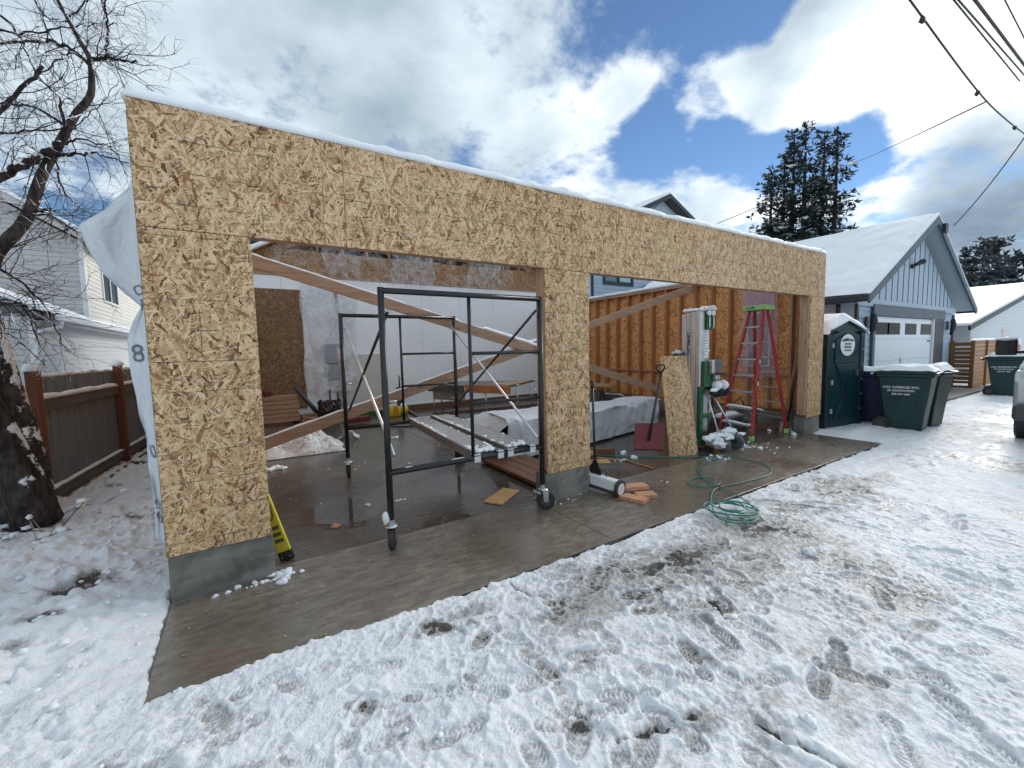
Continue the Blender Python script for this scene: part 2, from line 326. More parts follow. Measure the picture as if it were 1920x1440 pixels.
pm('dark_grey', (.05, .052, .058), .5, var=.2); pm('wheel_grey', (.11, .12, .14), .55, var=.2); pm('elec_grey', (.30, .33, .36), .45, var=.08); pm('panel_cream', (.52, .53, .48), .5, var=.06, scale=1.5, dirt=(.42, .41, .36), damt=.4)
pm('lift_green', (.008, .085, .028), .33, var=.2, bmp=.05, coat=.2); pm('red_blade', (.15, .009, .014), .38, var=.25, scale=3, dirt=(.10, .015, .017)); pm('red_glass', (.34, .030, .034), .42, var=.15, scale=5, dirt=(.30, .06, .055), damt=.4)
pm('lime', (.32, .58, .20), .45, var=.1); pm('yellow', (.60, .50, .035), .42, var=.10, scale=4, dirt=(.32, .26, .05), damt=.5); pm('bench_top', (.11, .085, .068), .4, var=.35, scale=5); pm('orange_wood', (.38, .15, .045), .5, var=.25, scale=5); pm('amber', (.50, .25, .02), .45, var=.2); pm('red_box', (.13, .012, .012), .5, var=.2)
pm('teal_plastic', (.004, .030, .036), .36, var=.2, scale=2, bmp=.08, bscale=20); pm('teal_dark', (.004, .022, .027), .4, var=.2, scale=2); pm('bin_green', (.004, .034, .034), .42, var=.15, scale=3, bmp=.2, bscale=180); pm('bin_blue', (.008, .013, .075), .45, var=.15, scale=3)
pm('hose', (.012, .20, .15), .38, var=.15); pm('decal_white', (.72, .76, .78), .5, var=.05, bmp=0); pm('ink', (.015, .02, .025), .5, var=0, bmp=0); pm('ink_grey', (.30, .31, .34), .6, var=.1, bmp=0); pm('ink_white', (.72, .72, .72), .5, var=0, bmp=0); pm('ink_olive', (.085, .085, .025), .5, var=0, bmp=0)
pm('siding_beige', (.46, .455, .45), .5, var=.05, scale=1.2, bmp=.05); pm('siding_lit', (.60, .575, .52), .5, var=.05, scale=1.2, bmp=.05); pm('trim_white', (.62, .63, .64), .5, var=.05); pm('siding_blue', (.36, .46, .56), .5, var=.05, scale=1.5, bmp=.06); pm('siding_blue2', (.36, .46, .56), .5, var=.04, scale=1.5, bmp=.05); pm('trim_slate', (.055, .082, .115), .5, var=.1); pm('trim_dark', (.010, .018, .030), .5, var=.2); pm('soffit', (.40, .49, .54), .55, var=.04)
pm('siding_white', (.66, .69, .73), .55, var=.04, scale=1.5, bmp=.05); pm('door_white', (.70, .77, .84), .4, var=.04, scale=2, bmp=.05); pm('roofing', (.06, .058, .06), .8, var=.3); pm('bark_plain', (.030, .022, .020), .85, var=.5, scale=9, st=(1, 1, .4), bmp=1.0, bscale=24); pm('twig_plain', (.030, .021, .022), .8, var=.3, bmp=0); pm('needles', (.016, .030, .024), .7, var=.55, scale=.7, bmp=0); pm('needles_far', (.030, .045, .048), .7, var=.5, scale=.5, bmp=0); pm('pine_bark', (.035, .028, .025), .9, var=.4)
pm('silver_paint', (.50, .51, .52), .3, .5, var=.08, scale=3, bmp=.0, dirt=(.34, .33, .32), coat=.4); pm('tail_red', (.22, .006, .012), .2, var=.1, bmp=0); pm('wire', (.03, .032, .035), .6, var=.1, bmp=0); pm('pink_board', (.50, .30, .36), .6, var=.15, scale=4); pm('navy', (.018, .028, .055), .7, var=.4, scale=2.5); pm('tarp_grey', (.055, .06, .072), .5, var=.4, scale=4)
def glass(name, col, rough=.06, spec=.9):
    m, t, b = newmat(name); b.inputs['Base Color'].default_value = (*col, 1); b.inputs['Roughness'].default_value = rough; b.inputs['Specular IOR Level'].default_value = spec; b.inputs['IOR'].default_value = 1.18 if spec < .2 else 1.5; MT[name] = m
    bump(t, b, noise(t, posn(t), 1.2, 2, .5).outputs[0], .06, .05)
glass('glass_dark', (.010, .012, .016), .15, .12); glass('glass_blue', (.10, .17, .22)); glass('glass_pale', (.36, .55, .62)); glass('glass_grey', (.16, .17, .175), .12); glass('wet_black', (.01, .01, .012), .25)
def plastic(name, col, alpha, fold=6.0):
    m, t, b = newmat(name); P = posn(t); n = noise(t, P, fold, 6, .65, 1.2).outputs[0]
    b.inputs['Base Color'].default_value = (*col, 1); b.inputs['Roughness'].default_value = .14; b.inputs['Specular IOR Level'].default_value = .9
    tr = nd(t, 'ShaderNodeBsdfTransparent'); mxs = nd(t, 'ShaderNodeMixShader'); f = mrange(t, n, .35, .72, alpha - .14, alpha + .30, False)
    t.links.new(mth(t, 'MINIMUM', mth(t, 'MAXIMUM', f, 0.0), 1.0), mxs.inputs[0]); t.links.new(tr.outputs[0], mxs.inputs[1]); t.links.new(b.outputs[0], mxs.inputs[2])
    t.links.new(mxs.outputs[0], t.nodes['Material Output'].inputs[0]); bump(t, b, n, 1.0, .05); MT[name] = m
plastic('poly_clear', (.80, .84, .92), .03, 4); plastic('poly_fold', (.80, .84, .92), .16, 7); plastic('poly_hazy', (.74, .76, .80), .52, 4); plastic('poly_milky', (.74, .76, .76), .78, 6); plastic('poly_pink', (.60, .42, .50), .35, 5)
def wrapm(name, col):
    m, t, b = newmat(name); P = posn(t); n = noise(t, P, 7, 7, .6, 1.6).outputs[0]; n2 = noise(t, P, 1.5, 3, .5).outputs[0]
    c = mixc(t, mrange(t, n2, .3, .7), col, tuple(x * .88 for x in col)); t.links.new(c, b.inputs['Base Color']); b.inputs['Roughness'].default_value = .4
    bump(t, b, n, .8, .03); MT[name] = m
wrapm('lumber_wrap', (.70, .74, .79)); wrapm('house_wrap', (.64, .66, .70))

def snowmat(name, attr=False, col=(.88, .905, .94), bs=(34, 130)):
    m, t, b = newmat(name); P = posn(t)
    n = noise(t, P, bs[0], 7, .68).outputs[0]; n2 = noise(t, P, bs[1], 3, .6).outputs[0]; n3 = noise(t, P, 2.2, 5, .6).outputs[0]
    c = mixc(t, mrange(t, n3, .35, .65), col, (col[0] * .93, col[1] * .94, col[2] * .955))
    rough = .55
    if attr:
        a = nd(t, 'ShaderNodeAttribute', attribute_name='thin'); f = a.outputs['Fac']
        n4 = noise(t, P, 10, 6, .7, .8).outputs[0]; fv = mth(t, 'ADD', mth(t, 'ADD', f, mth(t, 'MULTIPLY', mth(t, 'SUBTRACT', n, .5), 1.05)), mth(t, 'MULTIPLY', mth(t, 'SUBTRACT', n4, .5), .55))
        tone = mixc(t, noise(t, P, 1.1, 4, .6).outputs[0], (.40, .41, .43), (.36, .345, .325))
        c = mixc(t, mrange(t, fv, .20, .75, 0, .93), c, tone)
        c = mixc(t, mrange(t, fv, .80, 1.02), c, mixc(t, mrange(t, n2, .4, .6), (.045, .042, .042), (.11, .10, .095)))
        t.links.new(mrange(t, fv, .25, .7, .6, .24), b.inputs['Roughness'])
    else: b.inputs['Roughness'].default_value = .6
    t.links.new(c, b.inputs['Base Color']); b.inputs['Specular IOR Level'].default_value = .35
    bump(t, b, mth(t, 'ADD', n, mth(t, 'MULTIPLY', n2, .5)), .8 if attr else .45, .020); MT[name] = m
snowmat('snow'); snowmat('snow_ground', True); snowmat('snow_roof', col=(.86, .89, .925), bs=(9, 40))
def floormat(name, dry, wet, wetbias):
    m, t, b = newmat(name); P = posn(t)
    a = noise(t, P, .62, 4, .55, .4).outputs[0]; g = noise(t, posn(t, (3, 9, 3)), 2.2, 8, .68).outputs[0]; s = noise(t, P, 150, 3, .7).outputs[0]; f = noise(t, P, 11, 6, .7).outputs[0]
    pud = None
    for (u, v, rx, ry) in ((640, 960, .42, .50), (690, 1030, .38, .15), (838, 976, .33, .13), (860, 905, .5, .45), (980, 905, .45, .3), (760, 890, .3, .3), (1180, 900, .35, .5), (1330, 850, .6, .4), (700, 835, .5, .4)):
        p = gr(u, v); g_ = nd(t, 'ShaderNodeVectorMath', operation='SUBTRACT'); gg = nd(t, 'ShaderNodeNewGeometry'); t.links.new(gg.outputs['Position'], g_.inputs[0]); g_.inputs[1].default_value = p
        sc = nd(t, 'ShaderNodeVectorMath', operation='MULTIPLY'); t.links.new(g_.outputs[0], sc.inputs[0]); sc.inputs[1].default_value = (1 / rx, 1 / ry, 0)
        ln_ = nd(t, 'ShaderNodeVectorMath', operation='LENGTH'); t.links.new(sc.outputs[0], ln_.inputs[0])
        q = mrange(t, mth(t, 'ADD', ln_.outputs['Value'], mth(t, 'MULTIPLY', mth(t, 'SUBTRACT', f, .5), 1.1)), 1.15, .75)
        pud = q if pud is None else mth(t, 'MAXIMUM', pud, q)
    if wetbias < 0: pud = mth(t, 'MULTIPLY', pud, 0.0)
    w1 = mrange(t, mth(t, 'ADD', mth(t, 'ADD', a, mth(t, 'MULTIPLY', f, .25)), wetbias), .52, .72); wt = mth(t, 'MAXIMUM', w1, pud)
    c = mixc(t, mrange(t, g, .32, .68), tuple(x * 1.15 for x in dry), tuple(x * .55 for x in dry)); c = mixc(t, mth(t, 'MULTIPLY', mrange(t, f, .50, .68), .5), c, tuple(x * 1.6 for x in dry)); st_ = noise(t, posn(t, (1.2, 4.5, 1)), 3.0, 8, .72, .6).outputs[0]; c = mixc(t, mth(t, 'MULTIPLY', mrange(t, st_, .46, .66), .65), c, tuple(x * .42 for x in dry)); sp2 = noise(t, P, 70, 4, .75).outputs[0]; c = mixc(t, mth(t, 'MULTIPLY', mrange(t, sp2, .50, .66), .45), c, tuple(x * .45 for x in dry))
    c = mixc(t, mth(t, 'MULTIPLY', wt, .6), c, wet); c = mixc(t, mth(t, 'MULTIPLY', mrange(t, s, .57, .68), .5), c, (.20, .18, .15))
    t.links.new(c, b.inputs['Base Color'])
    r = mth(t, 'SUBTRACT', mrange(t, f, .3, .7, .22, .52, False), mth(t, 'MULTIPLY', wt, .22)); r = mth(t, 'MULTIPLY', r, mth(t, 'SUBTRACT', 1.0, mth(t, 'MULTIPLY', pud, .90)))
    t.links.new(mth(t, 'MAXIMUM', r, .03), b.inputs['Roughness']); b.inputs['Specular IOR Level'].default_value = .6
    bn = bump(t, b, mth(t, 'ADD', g, mth(t, 'MULTIPLY', s, .4)), .35, .006)
    t.links.new(mth(t, 'MULTIPLY', mth(t, 'SUBTRACT', 1.0, mth(t, 'MAXIMUM', pud, mth(t, 'MULTIPLY', w1, .6))), .45), bn.inputs['Strength']); MT[name] = m
floormat('floor_wet', (.125, .108, .088), (.058, .052, .046), .08); floormat('apron', (.225, .190, .152), (.10, .082, .064), -.06)

def snowy(name, col, zmin, thr, nsc, bs):
    """bark with snow stuck to it: on top of limbs and in scattered patches"""
    m, t, b = newmat(name); P = posn(t); g = nd(t, 'ShaderNodeNewGeometry'); s = nd(t, 'ShaderNodeSeparateXYZ'); t.links.new(g.outputs['Normal'], s.inputs[0])
    n = noise(t, posn(t, (1, 1, .35)), bs, 6, .65).outputs[0]; k = noise(t, P, nsc, 5, .62).outputs[0]
    c = mixc(t, mrange(t, n, .35, .65), tuple(x * .45 for x in col), tuple(x * 1.7 for x in col))
    sm = mrange(t, mth(t, 'ADD', mth(t, 'ADD', mth(t, 'MULTIPLY', s.outputs[2], zmin), mth(t, 'MULTIPLY', s.outputs[0], .13)), k), thr, thr + .05)
    t.links.new(mixc(t, sm, c, (.78, .82, .87)), b.inputs['Base Color']); b.inputs['Roughness'].default_value = .8; b.inputs['Specular IOR Level'].default_value = .2
    bump(t, b, mth(t, 'ADD', n, mth(t, 'MULTIPLY', sm, .8)), 1.0, .012); MT[name] = m
snowy('bark', (.040, .032, .030), .22, .66, 4.5, 20); snowy('twig', (.026, .019, .020), .26, .68, 3.0, 30)

# ------------------------------------------------------------------ snow-covered ground
def _hash(ix, iy, seed):
    h = (ix.astype(np.int64) * 374761393 + iy.astype(np.int64) * 668265263 + seed * 982451653) & 0x7fffffff
    h = ((h ^ (h >> 13)) * 1274126177) & 0x7fffffff
    return ((h ^ (h >> 16)) & 0xffff) / 65535.0
def vn(x, y, seed=0):
    ix = np.floor(x); iy = np.floor(y); fx = x - ix; fy = y - iy; fx = fx * fx * fx * (fx * (fx * 6 - 15) + 10); fy = fy * fy * fy * (fy * (fy * 6 - 15) + 10)
    a = _hash(ix, iy, seed); b = _hash(ix + 1, iy, seed); c = _hash(ix, iy + 1, seed); d = _hash(ix + 1, iy + 1, seed)
    return (a * (1 - fx) + b * fx) * (1 - fy) + (c * (1 - fx) + d * fx) * fy
def fbm(x, y, sc, oct=4, seed=0, rough=.5):
    r = 0; a = 1; t = 0; x = x / sc; y = y / sc
    for i in range(oct):
        r = r + a * (vn(x * 1.0 + i * 17.3, y + i * 5.7, seed + i) - .5); t += a; a *= rough; x, y = x * 1.62 - y * 1.17, x * 1.17 + y * 1.62
    return r / t * 2
def sst(a, b, x):
    t = np.clip((x - a) / (b - a), 0, 1); return t * t * (3 - 2 * t)
SX0, SX1, SY0, SY1 = 0.0, 9.2, -1.0, 8.25
rg = random.Random(21)
PRINTS = []
def addprint(x, y, a, s=1.0, d=1.0): PRINTS.append((x, y, a, s, d))
for u, v, a in ((1535, 1275, 200), (1570, 1235, 200), (1175, 1310, 150), (1115, 1350, 165), (1240, 1270, 130), (1345, 1190, 250), (1300, 1240, 60), (1730, 1260, 240), (1760, 1310, 240), (1690, 1400, 215), (1010, 1250, 100), (1110, 1230, 160), (900, 1290, 120), (1030, 1130, 80), (1350, 1130, 230), (1260, 1370, 100), (1860, 1400, 230), (850, 1380, 170), (700, 1330, 140), (560, 1300, 120)):
    p = gr(u, v); addprint(p.x, p.y, R(a), 1.0, rg.uniform(.9, 1.4))
for i in range(430):
    x = rg.uniform(-1.0, 7.0) if i % 3 else rg.uniform(-1.0, 2.2); y = rg.uniform(-3.4, -1.25) if i % 4 else rg.uniform(-1.9, -1.15)
    if -1.05 < y and 0 < x: continue
    addprint(x, y, rg.uniform(0, 6.28), rg.uniform(.9, 1.05), rg.uniform(.25, .85))
for i in range(16):
    addprint(rg.uniform(-.9, -.3), rg.uniform(-.9, 5), rg.uniform(1.2, 1.9), 1, rg.uniform(.4, .9))
def base_h(x, y):
    h = 0.010 - .014 * sst(1.0, 2.2, x) * sst(-2.0, -1.1, y) * sst(9.6, 9.0, x) + 0 * x
    left = sst(.05, -.9, x) * sst(-2.2, -.2, y)
    h = h + left * .09 + .10 * sst(-1.0, -1.7, x) * sst(-2, 1, y)
    h = h + .05 * np.exp(-((x - 10.9) ** 2 / .9 + (y + .65) ** 2 / .35)) + .05 * np.exp(-((x - 10.1) ** 2 / .5 + (y + .45) ** 2 / .06))
    h = h + .05 * sst(10, 30, np.abs(y + 2)) + sst(25, 140, x) * 2.0
    h = h + .05 * sst(1.4, -.2, x) * sst(-.9, -1.25, y) * sst(-2.3, -1.2, y) * 0.6
    return h
def ground_h(x, y, fine=True):
    b = base_h(x, y)
    tr = sst(.35, .62, vn(x / 1.3 + 4.1, y / 1.3, 5))                       # trampled flat areas
    n1 = fbm(x, y, .75, 3, 1); n2 = fbm(x, y, .17, 4, 9, .6); ang = x * .35 + y
    n4 = fbm(x * 1.0, y * 2.4, .34, 3, 33)
    h = b + .016 * n1 + .010 * n4 + .011 * n2 * (1 - .35 * tr)
    left = sst(.0, -.4, x) * sst(-2.6, -.6, y)
    rid = 1 - np.abs(fbm(x, y, .22, 3, 44, .55)) * 2.2
    h = h + left * .075 * np.maximum(0, fbm(x, y, .085, 3, 52, .6)) + left * (.034 * rid + .045 * fbm(x, y, .26, 4, 50, .6))
    if fine:
        n3 = fbm(x, y, .050, 3, 60, .70); cl = fbm(x, y, .11, 2, 71); ch = 1 - np.abs(fbm(x, y, .045, 2, 66, .6)) * 2; pz = sst(-.25, .35, fbm(x, y, .55, 2, 77))
        h = h + (.010 * n3 + .006 * np.maximum(0, ch - .3)) * (.62 + .8 * pz) + .013 * np.maximum(0, cl - .16) * 2 * (1 + left)
    # how much snow is left: 0 fresh .. 1 bare
    t = .19 + .50 * fbm(x, y, 1.25, 4, 80, .55) + .30 * fbm(x, y * 1.6, .30, 3, 90, .6) - (h - b) * 7.5
    t = t + .16 * np.exp(-((x - 2.6) ** 2 / 3.5 + (y + 1.75) ** 2 / .5)) + .14 * np.exp(-((x - 5.0) ** 2 / 3 + (y + 1.9) ** 2 / .7))
    t = t + .10 * sst(4.5, 8, x) * sst(-1.0, -1.6, y) + .30 * sst(4, 8, x) * np.maximum(0, fbm(x, y * 3.2, .5, 3, 95, .6)) - .16 * left - .25 * sst(7, 9.5, x) * sst(-1.9, -.6, y) - .22 * np.exp(-((x - .6) ** 2 / .7 + (y + 1.75) ** 2 / .22)) - .12 * np.exp(-((x - 6.2) ** 2 / 2.0 + (y + 1.15) ** 2 / .10))
    for (u, v, r, a) in ((800, 1180, .10, .75), (880, 1150, .16, .42), (1300, 1035, .20, .55), (1180, 1080, .2, .35), (1420, 990, .3, .4), (1280, 1050, .12, .5), (150, 1130, .13, 1.5), (95, 1190, .10, 1.2), (255, 885, .12, 1.2), (200, 930, .12, 1.2), (60, 1060, .10, .9), (235, 985, .10, .9), (120, 1010, .08, .9), (30, 1250, .10, .8), (1080, 1160, .16, .35), (180, 1100, .09, 1.2), (1560, 900, .4, .45), (1330, 1360, .07, .4)):
        p = gr(u, v); t = t + a * np.exp(-((x - p.x) ** 2 + ((y - p.y) * 1.5) ** 2) / (2 * r * r)) * (.6 + .8 * vn(x / .05, y / .05, 99))
    # slab edge: snow lies up to the concrete, here and there on it
    dx = np.maximum(SX0 - x, x - SX1); dy = np.maximum(SY0 - y, y - SY1); sd = np.maximum(dx, dy)
    en = .034 * fbm(x, y, .35, 4, 120, .62) + .030 * np.maximum(0, fbm(x, y, .09, 3, 130, .6)) * -1 - .045 * sst(2.2, .5, x) * sst(-.7, -1.0, y) * vn(x / .25, y / .25, 7) - .012
    cut = sst(en - .006, en + .03, sd)
    h = np.where(sd < .35, h - .012 * sst(.35, .0, sd) * sst(1.2, 2.4, x), h)
    h = h * cut + (-.10) * (1 - cut)
    return h, np.clip(t, 0, 1.2)
def grid_patch(name, x0, x1, y0, y1, st, drop=None, dz=0.0, prints=True, hole=None):
    xs = np.arange(x0, x1 + st * .5, st); ys = np.arange(y0, y1 + st * .5, st)
    X, Y = np.meshgrid(xs, ys, indexing='ij'); H, T = ground_h(X, Y, st < .05)
    if prints:
        for (px, py, a, s, d) in PRINTS:
            i0, i1 = np.searchsorted(xs, (px - .24, px + .24)); j0, j1 = np.searchsorted(ys, (py - .24, py + .24))
            if i1 - i0 < 4 or j1 - j0 < 4: continue
            lx = X[i0:i1, j0:j1] - px; ly = Y[i0:i1, j0:j1] - py; c, sn = math.cos(a), math.sin(a)
            u = (lx * c + ly * sn) / s; v = (-lx * sn + ly * c) / s
            e1 = np.sqrt(((u - .045) / .105) ** 2 + (v / .052) ** 2); e2 = np.sqrt(((u + .105) / .052) ** 2 + (v / .042) ** 2); e = np.minimum(e1, e2)
            mk = 1 - sst(.86, 1.06, e); rim = np.exp(-((e - 1.22) / .16) ** 2)
            tread = .5 + .5 * np.sign(np.sin(2 * math.pi * (u + .9 * v * v / .05 * np.sign(u)) / .024)) * (np.abs(v) > .006)
            hl = H[i0:i1, j0:j1]; m0 = (hl * mk).sum() / max(mk.sum(), 1e-6)
            flat = m0 - .015 * d + .0105 * tread * d
            ok = (hl > -.05)
            H[i0:i1, j0:j1] = np.where(ok, hl * (1 - mk * min(1, .55 + .4 * d)) + flat * mk * min(1, .55 + .4 * d) + .006 * d * rim, hl)
            T[i0:i1, j0:j1] += mk * (.10 + .14 * d) * (1 - .5 * tread) - rim * .12
    for pts in GROOVES:
        for k in range(len(pts) - 1):
            a = Vector(pts[k]); b = Vector(pts[k + 1]); ab = b - a; L2 = ab.length_squared
            tt = np.clip(((X - a.x) * ab.x + (Y - a.y) * ab.y) / L2, 0, 1); dd = np.hypot(X - a.x - tt * ab.x, Y - a.y - tt * ab.y) + .012 * fbm(X, Y, .06, 2, 140)
            g = np.exp(-(dd / .014) ** 2); H -= .014 * g; T += .75 * g * (vn(X / .05, Y / .05, 150) > .35); H += .007 * np.exp(-((dd - .045) / .02) ** 2)
    nx, ny = len(xs), len(ys); V = np.stack([X, Y, H + dz], -1).reshape(-1, 3)
    idx = np.arange(nx * ny).reshape(nx, ny); Q = np.stack([idx[:-1, :-1], idx[1:, :-1], idx[1:, 1:], idx[:-1, 1:]], -1).reshape(-1, 4)
    cx = (X[:-1, :-1] + st / 2).ravel(); cy = (Y[:-1, :-1] + st / 2).ravel(); keep = np.ones(len(Q), bool)
    for d in (drop or []): keep &= ~((cx > d[0]) & (cx < d[1]) & (cy > d[2]) & (cy < d[3]))
    hm = H.ravel()[Q].max(1); keep &= hm > -.08
    Q = Q[keep]; used, inv = np.unique(Q, return_inverse=True); V = V[used]; Q = inv.reshape(-1, 4)
    me = bpy.data.meshes.new(name); me.vertices.add(len(V)); me.vertices.foreach_set('co', V.astype(np.float32).ravel())
    me.loops.add(Q.size); me.loops.foreach_set('vertex_index', Q.astype(np.int32).ravel()); me.polygons.add(len(Q)); me.polygons.foreach_set('loop_start', np.arange(0, Q.size, 4, dtype=np.int32))
    me.polygons.foreach_set('use_smooth', np.ones(len(Q), bool)); me.update(); me.validate()
    at_ = me.attributes.new('thin', 'FLOAT', 'POINT'); at_.data.foreach_set('value', T.ravel()[used].astype(np.float32))
    me.materials.append(MT['snow_ground']); o = bpy.data.objects.new(name, me); COL.objects.link(o); o['kind'] = 'structure'; return o
def gl(*uv): return [Vector(gr(u, v)[:2]) for u, v in uv]
GROOVES = [gl((1418, 1362), (1470, 1392), (1530, 1418), (1590, 1450)), gl((1330, 1130), (1362, 1165)), gl((958, 1092), (998, 1118)), gl((1160, 1395), (1240, 1372), (1300, 1350))]
FINE = (-1.4, 6.2, -3.4, -.88); MID = (-7, 26, -8, -.88); LEFT = (-7, .1, -.88, 9)
grid_patch('snow_ground', *FINE, .0066)
GROOVES = []
grid_patch('snow_ground', *MID, .03, drop=[(FINE[0], FINE[1], FINE[2], FINE[3])])
grid_patch('snow_ground', -3.2, .12, -.90, 7.0, .018, dz=0)
grid_patch('snow_ground', 9.0, 26, -.90, 3.0, .05, prints=False)
# the sheet that reaches the horizon (under the detailed snow)
xs = np.concatenate([-np.geomspace(900, 8, 14), np.arange(-7, 40, 1.0), np.geomspace(41, 900, 18)]); ys = np.concatenate([-np.geomspace(900, 9, 14), np.arange(-8, 30, 1.0), np.geomspace(31, 900, 18)])
X, Y = np.meshgrid(xs, ys, indexing='ij'); Hh = base_h(X, Y) - .16
b = MB(); b.V = np.stack([X, Y, Hh], -1).reshape(-1, 3).tolist(); ny = len(ys)
b.F = [(i * ny + j, (i + 1) * ny + j, (i + 1) * ny + j + 1, i * ny + j + 1) for i in range(len(xs) - 1) for j in range(ny - 1)]
b.build('ground', MT['snow'], kind='structure', smooth=True, origin=(0, 0, 0))

# ------------------------------------------------------------------ concrete floor and apron
fl = MB().box(.02, 9.18, -.98, 8.3, -.2, -.012).build('concrete_base', MT['concrete'], kind='structure')
WLOC[fl.name] = tuple(fl.location)
def slab(x0, x1, y0, y1, m): MB().box(x0, x1, y0, y1, -.011, 0).build('slab_panel', MT[m], fl, bevel=.003)
for x0, x1 in ((0.0, 3.10), (3.106, 6.15), (6.156, 9.2)): slab(x0, x1, -1.0, .165, 'apron')
for x0, x1 in ((.16, 3.30), (3.305, 6.40), (6.405, 9.33)):
    for y0, y1 in ((.171, 2.75), (2.755, 5.5), (5.505, 8.18)): slab(x0, x1, y0, y1, 'floor_wet')
MB().box(14.0, 21.5, -.25, 0.55, -.02, .075).build('driveway_apron', MT['concrete'], kind='structure')
# loose lumps of snow: on the floor, along the stem walls, on the trampled alley
def lumps(b, cx, cy, n, sx, sy, smin, smax, z=0.0, rr=random):
    for i in range(n):
        s = rr.uniform(smin, smax) * rr.choice((.6, 1, 1, 1.3)); b.blob((cx + rr.gauss(0, sx), cy + rr.gauss(0, sy), z + s * .35), (s * rr.uniform(.8, 1.5), s * rr.uniform(.8, 1.4), s * .8), 2, .95, 2.1, rr.random() * 90)
b = MB(); rr = random.Random(3)
lumps(b, .68, -.02, 14, .05, .05, .012, .032, 0, rr); lumps(b, .52, -.05, 26, .10, .02, .005, .016, 0, rr)
for u, v, n, s, r in ((688, 948, 2, .02, .035), (750, 938, 4, .03, .025), (770, 868, 3, .03, .018), (510, 880, 12, .07, .035), (603, 945, 1, .01, .02), (1168, 852, 2, .03, .04), (1187, 860, 2, .03, .045), (1430, 838, 10, .16, .02), (1395, 838, 20, .09, .028), (1345, 860, 12, .10, .022), (1245, 903, 2, .02, .015), (1105, 795, 2, .03, .05), (1160, 866, 3, .05, .02), (1048, 938, 10, .1, .015), (1075, 930, 10, .08, .018), (1488, 812, 10, .2, .035), (860, 845, 4, .2, .012), (640, 880, 5, .2, .014), (1500, 805, 8, .15, .035)):
    p = gr(u, v); lumps(b, p.x, p.y, n, s, s, r * .5, r, 0, rr)
for u, v, s in ((1517, 1040, .04), (1470, 1105, .02), (1885, 1095, .03), (1880, 1070, .025), (1515, 1360, .03), (335, 1305, .018), (1010, 1110, .014)):
    p = gr(u, v); b.blob((p.x, p.y, .02), (s, s * 1.1, s * .8), 3, .7, 2.2, s * 900)
lx = np.array([rr.uniform(-.8, 6.5) for i in range(420)]); ly = np.array([rr.uniform(-3.3, -1.08) for i in range(420)]); lx[:150] = [rr.uniform(-1.25, -.08) for i in range(150)]; ly[:150] = [rr.uniform(-.9, 3.6) for i in range(150)]; lh, _ = ground_h(lx, ly)
for i in range(420):
    if i > 290: break
    s = rr.uniform(.004, .011) * (2.2 if i < 150 else 1); b.blob((lx[i], ly[i], lh[i] + s * .3), (s * rr.uniform(.8, 1.5), s * rr.uniform(.8, 1.5), s * .8), 1, .8, 1.9, i)
b.build('snow_lumps', MT['snow'], kind='stuff', smooth=True)
# wood chips and sawdust flecks on the wet concrete
b = MB()
for i in range(420):
    x = rr.uniform(.1, 8.8); y = rr.uniform(-.95, 4) if rr.random() < .75 else rr.uniform(-.5, .6); l = rr.uniform(.008, .032); a = rr.uniform(0, 3.14)
    b.bar((x, y, .004), (x + l * math.cos(a), y + l * math.sin(a), .005), rr.uniform(.003, .008), .003)
b.build('wood_chips', MT['lumber'], kind='stuff')

# ------------------------------------------------------------------ the garage under construction
H, DT, ST, LW = 3.25, 2.49, .325, 9.51            # wall top, door head, stem wall, wall length
A0, A1, B0, B1 = .605, 3.16, 3.77, 8.93            # door openings
GA = thing('garage', 'half-built double garage of raw strand board with two open door bays', 'garage', (LW / 2, 0, 0))
def part(b, name, m, parent=GA, **k): return b.build(name, MT[m], parent, **k)
# stem walls
for x0, x1 in ((0.0, A0 + .01), (A1 - .02, B0), (B1 + .01, LW)): part(MB().box(x0, x1, .014, .19, -.03, ST - .006), 'stem_wall', 'concrete', bevel=.008)
part(MB().box(9.30, LW - .002, .192, 8.2, -.03, ST - .008), 'stem_wall', 'concrete', bevel=.008); part(MB().box(0.003, .155, .192, 8.2, -.03, ST - .008), 'stem_wall', 'concrete', bevel=.008)
# strand board sheets, 1.22 m wide, with open joints, cut round the door bays
T = .0115; cuts = [0, 1.245, 2.465, 3.685, 4.20, 5.69, 6.91, 8.13, LW]; rb = random.Random(5)
for i in range(len(cuts) - 1):
    x0, x1 = cuts[i] + (.0018 if i else 0), cuts[i + 1] - (.0018 if i < len(cuts) - 2 else 0)
    segs = []
    def clipx(a, c): return max(x0, a), min(x1, c)
    poly = None; dy = rb.uniform(-.0008, .0008)
    # pieces: above the head, and the pillars
    part(MB().box(x0, x1, dy, T, DT - .012, H), 'osb_panel', 'osb_front')
for x0, x1, zs in ((0, A0, (ST - .004, 1.62, DT - .0152)), (A1 + .004, B0, (ST - .004, 1.43, DT - .0152)), (B1 + .045, LW, (ST - .004, 1.36, DT - .0152))):
    for z0, z1 in zip(zs[:-1], zs[1:]): part(MB().box(x0, x1, rb.uniform(-.0006, .0006), T, z0, z1 - .0025), 'osb_panel', 'osb_front')
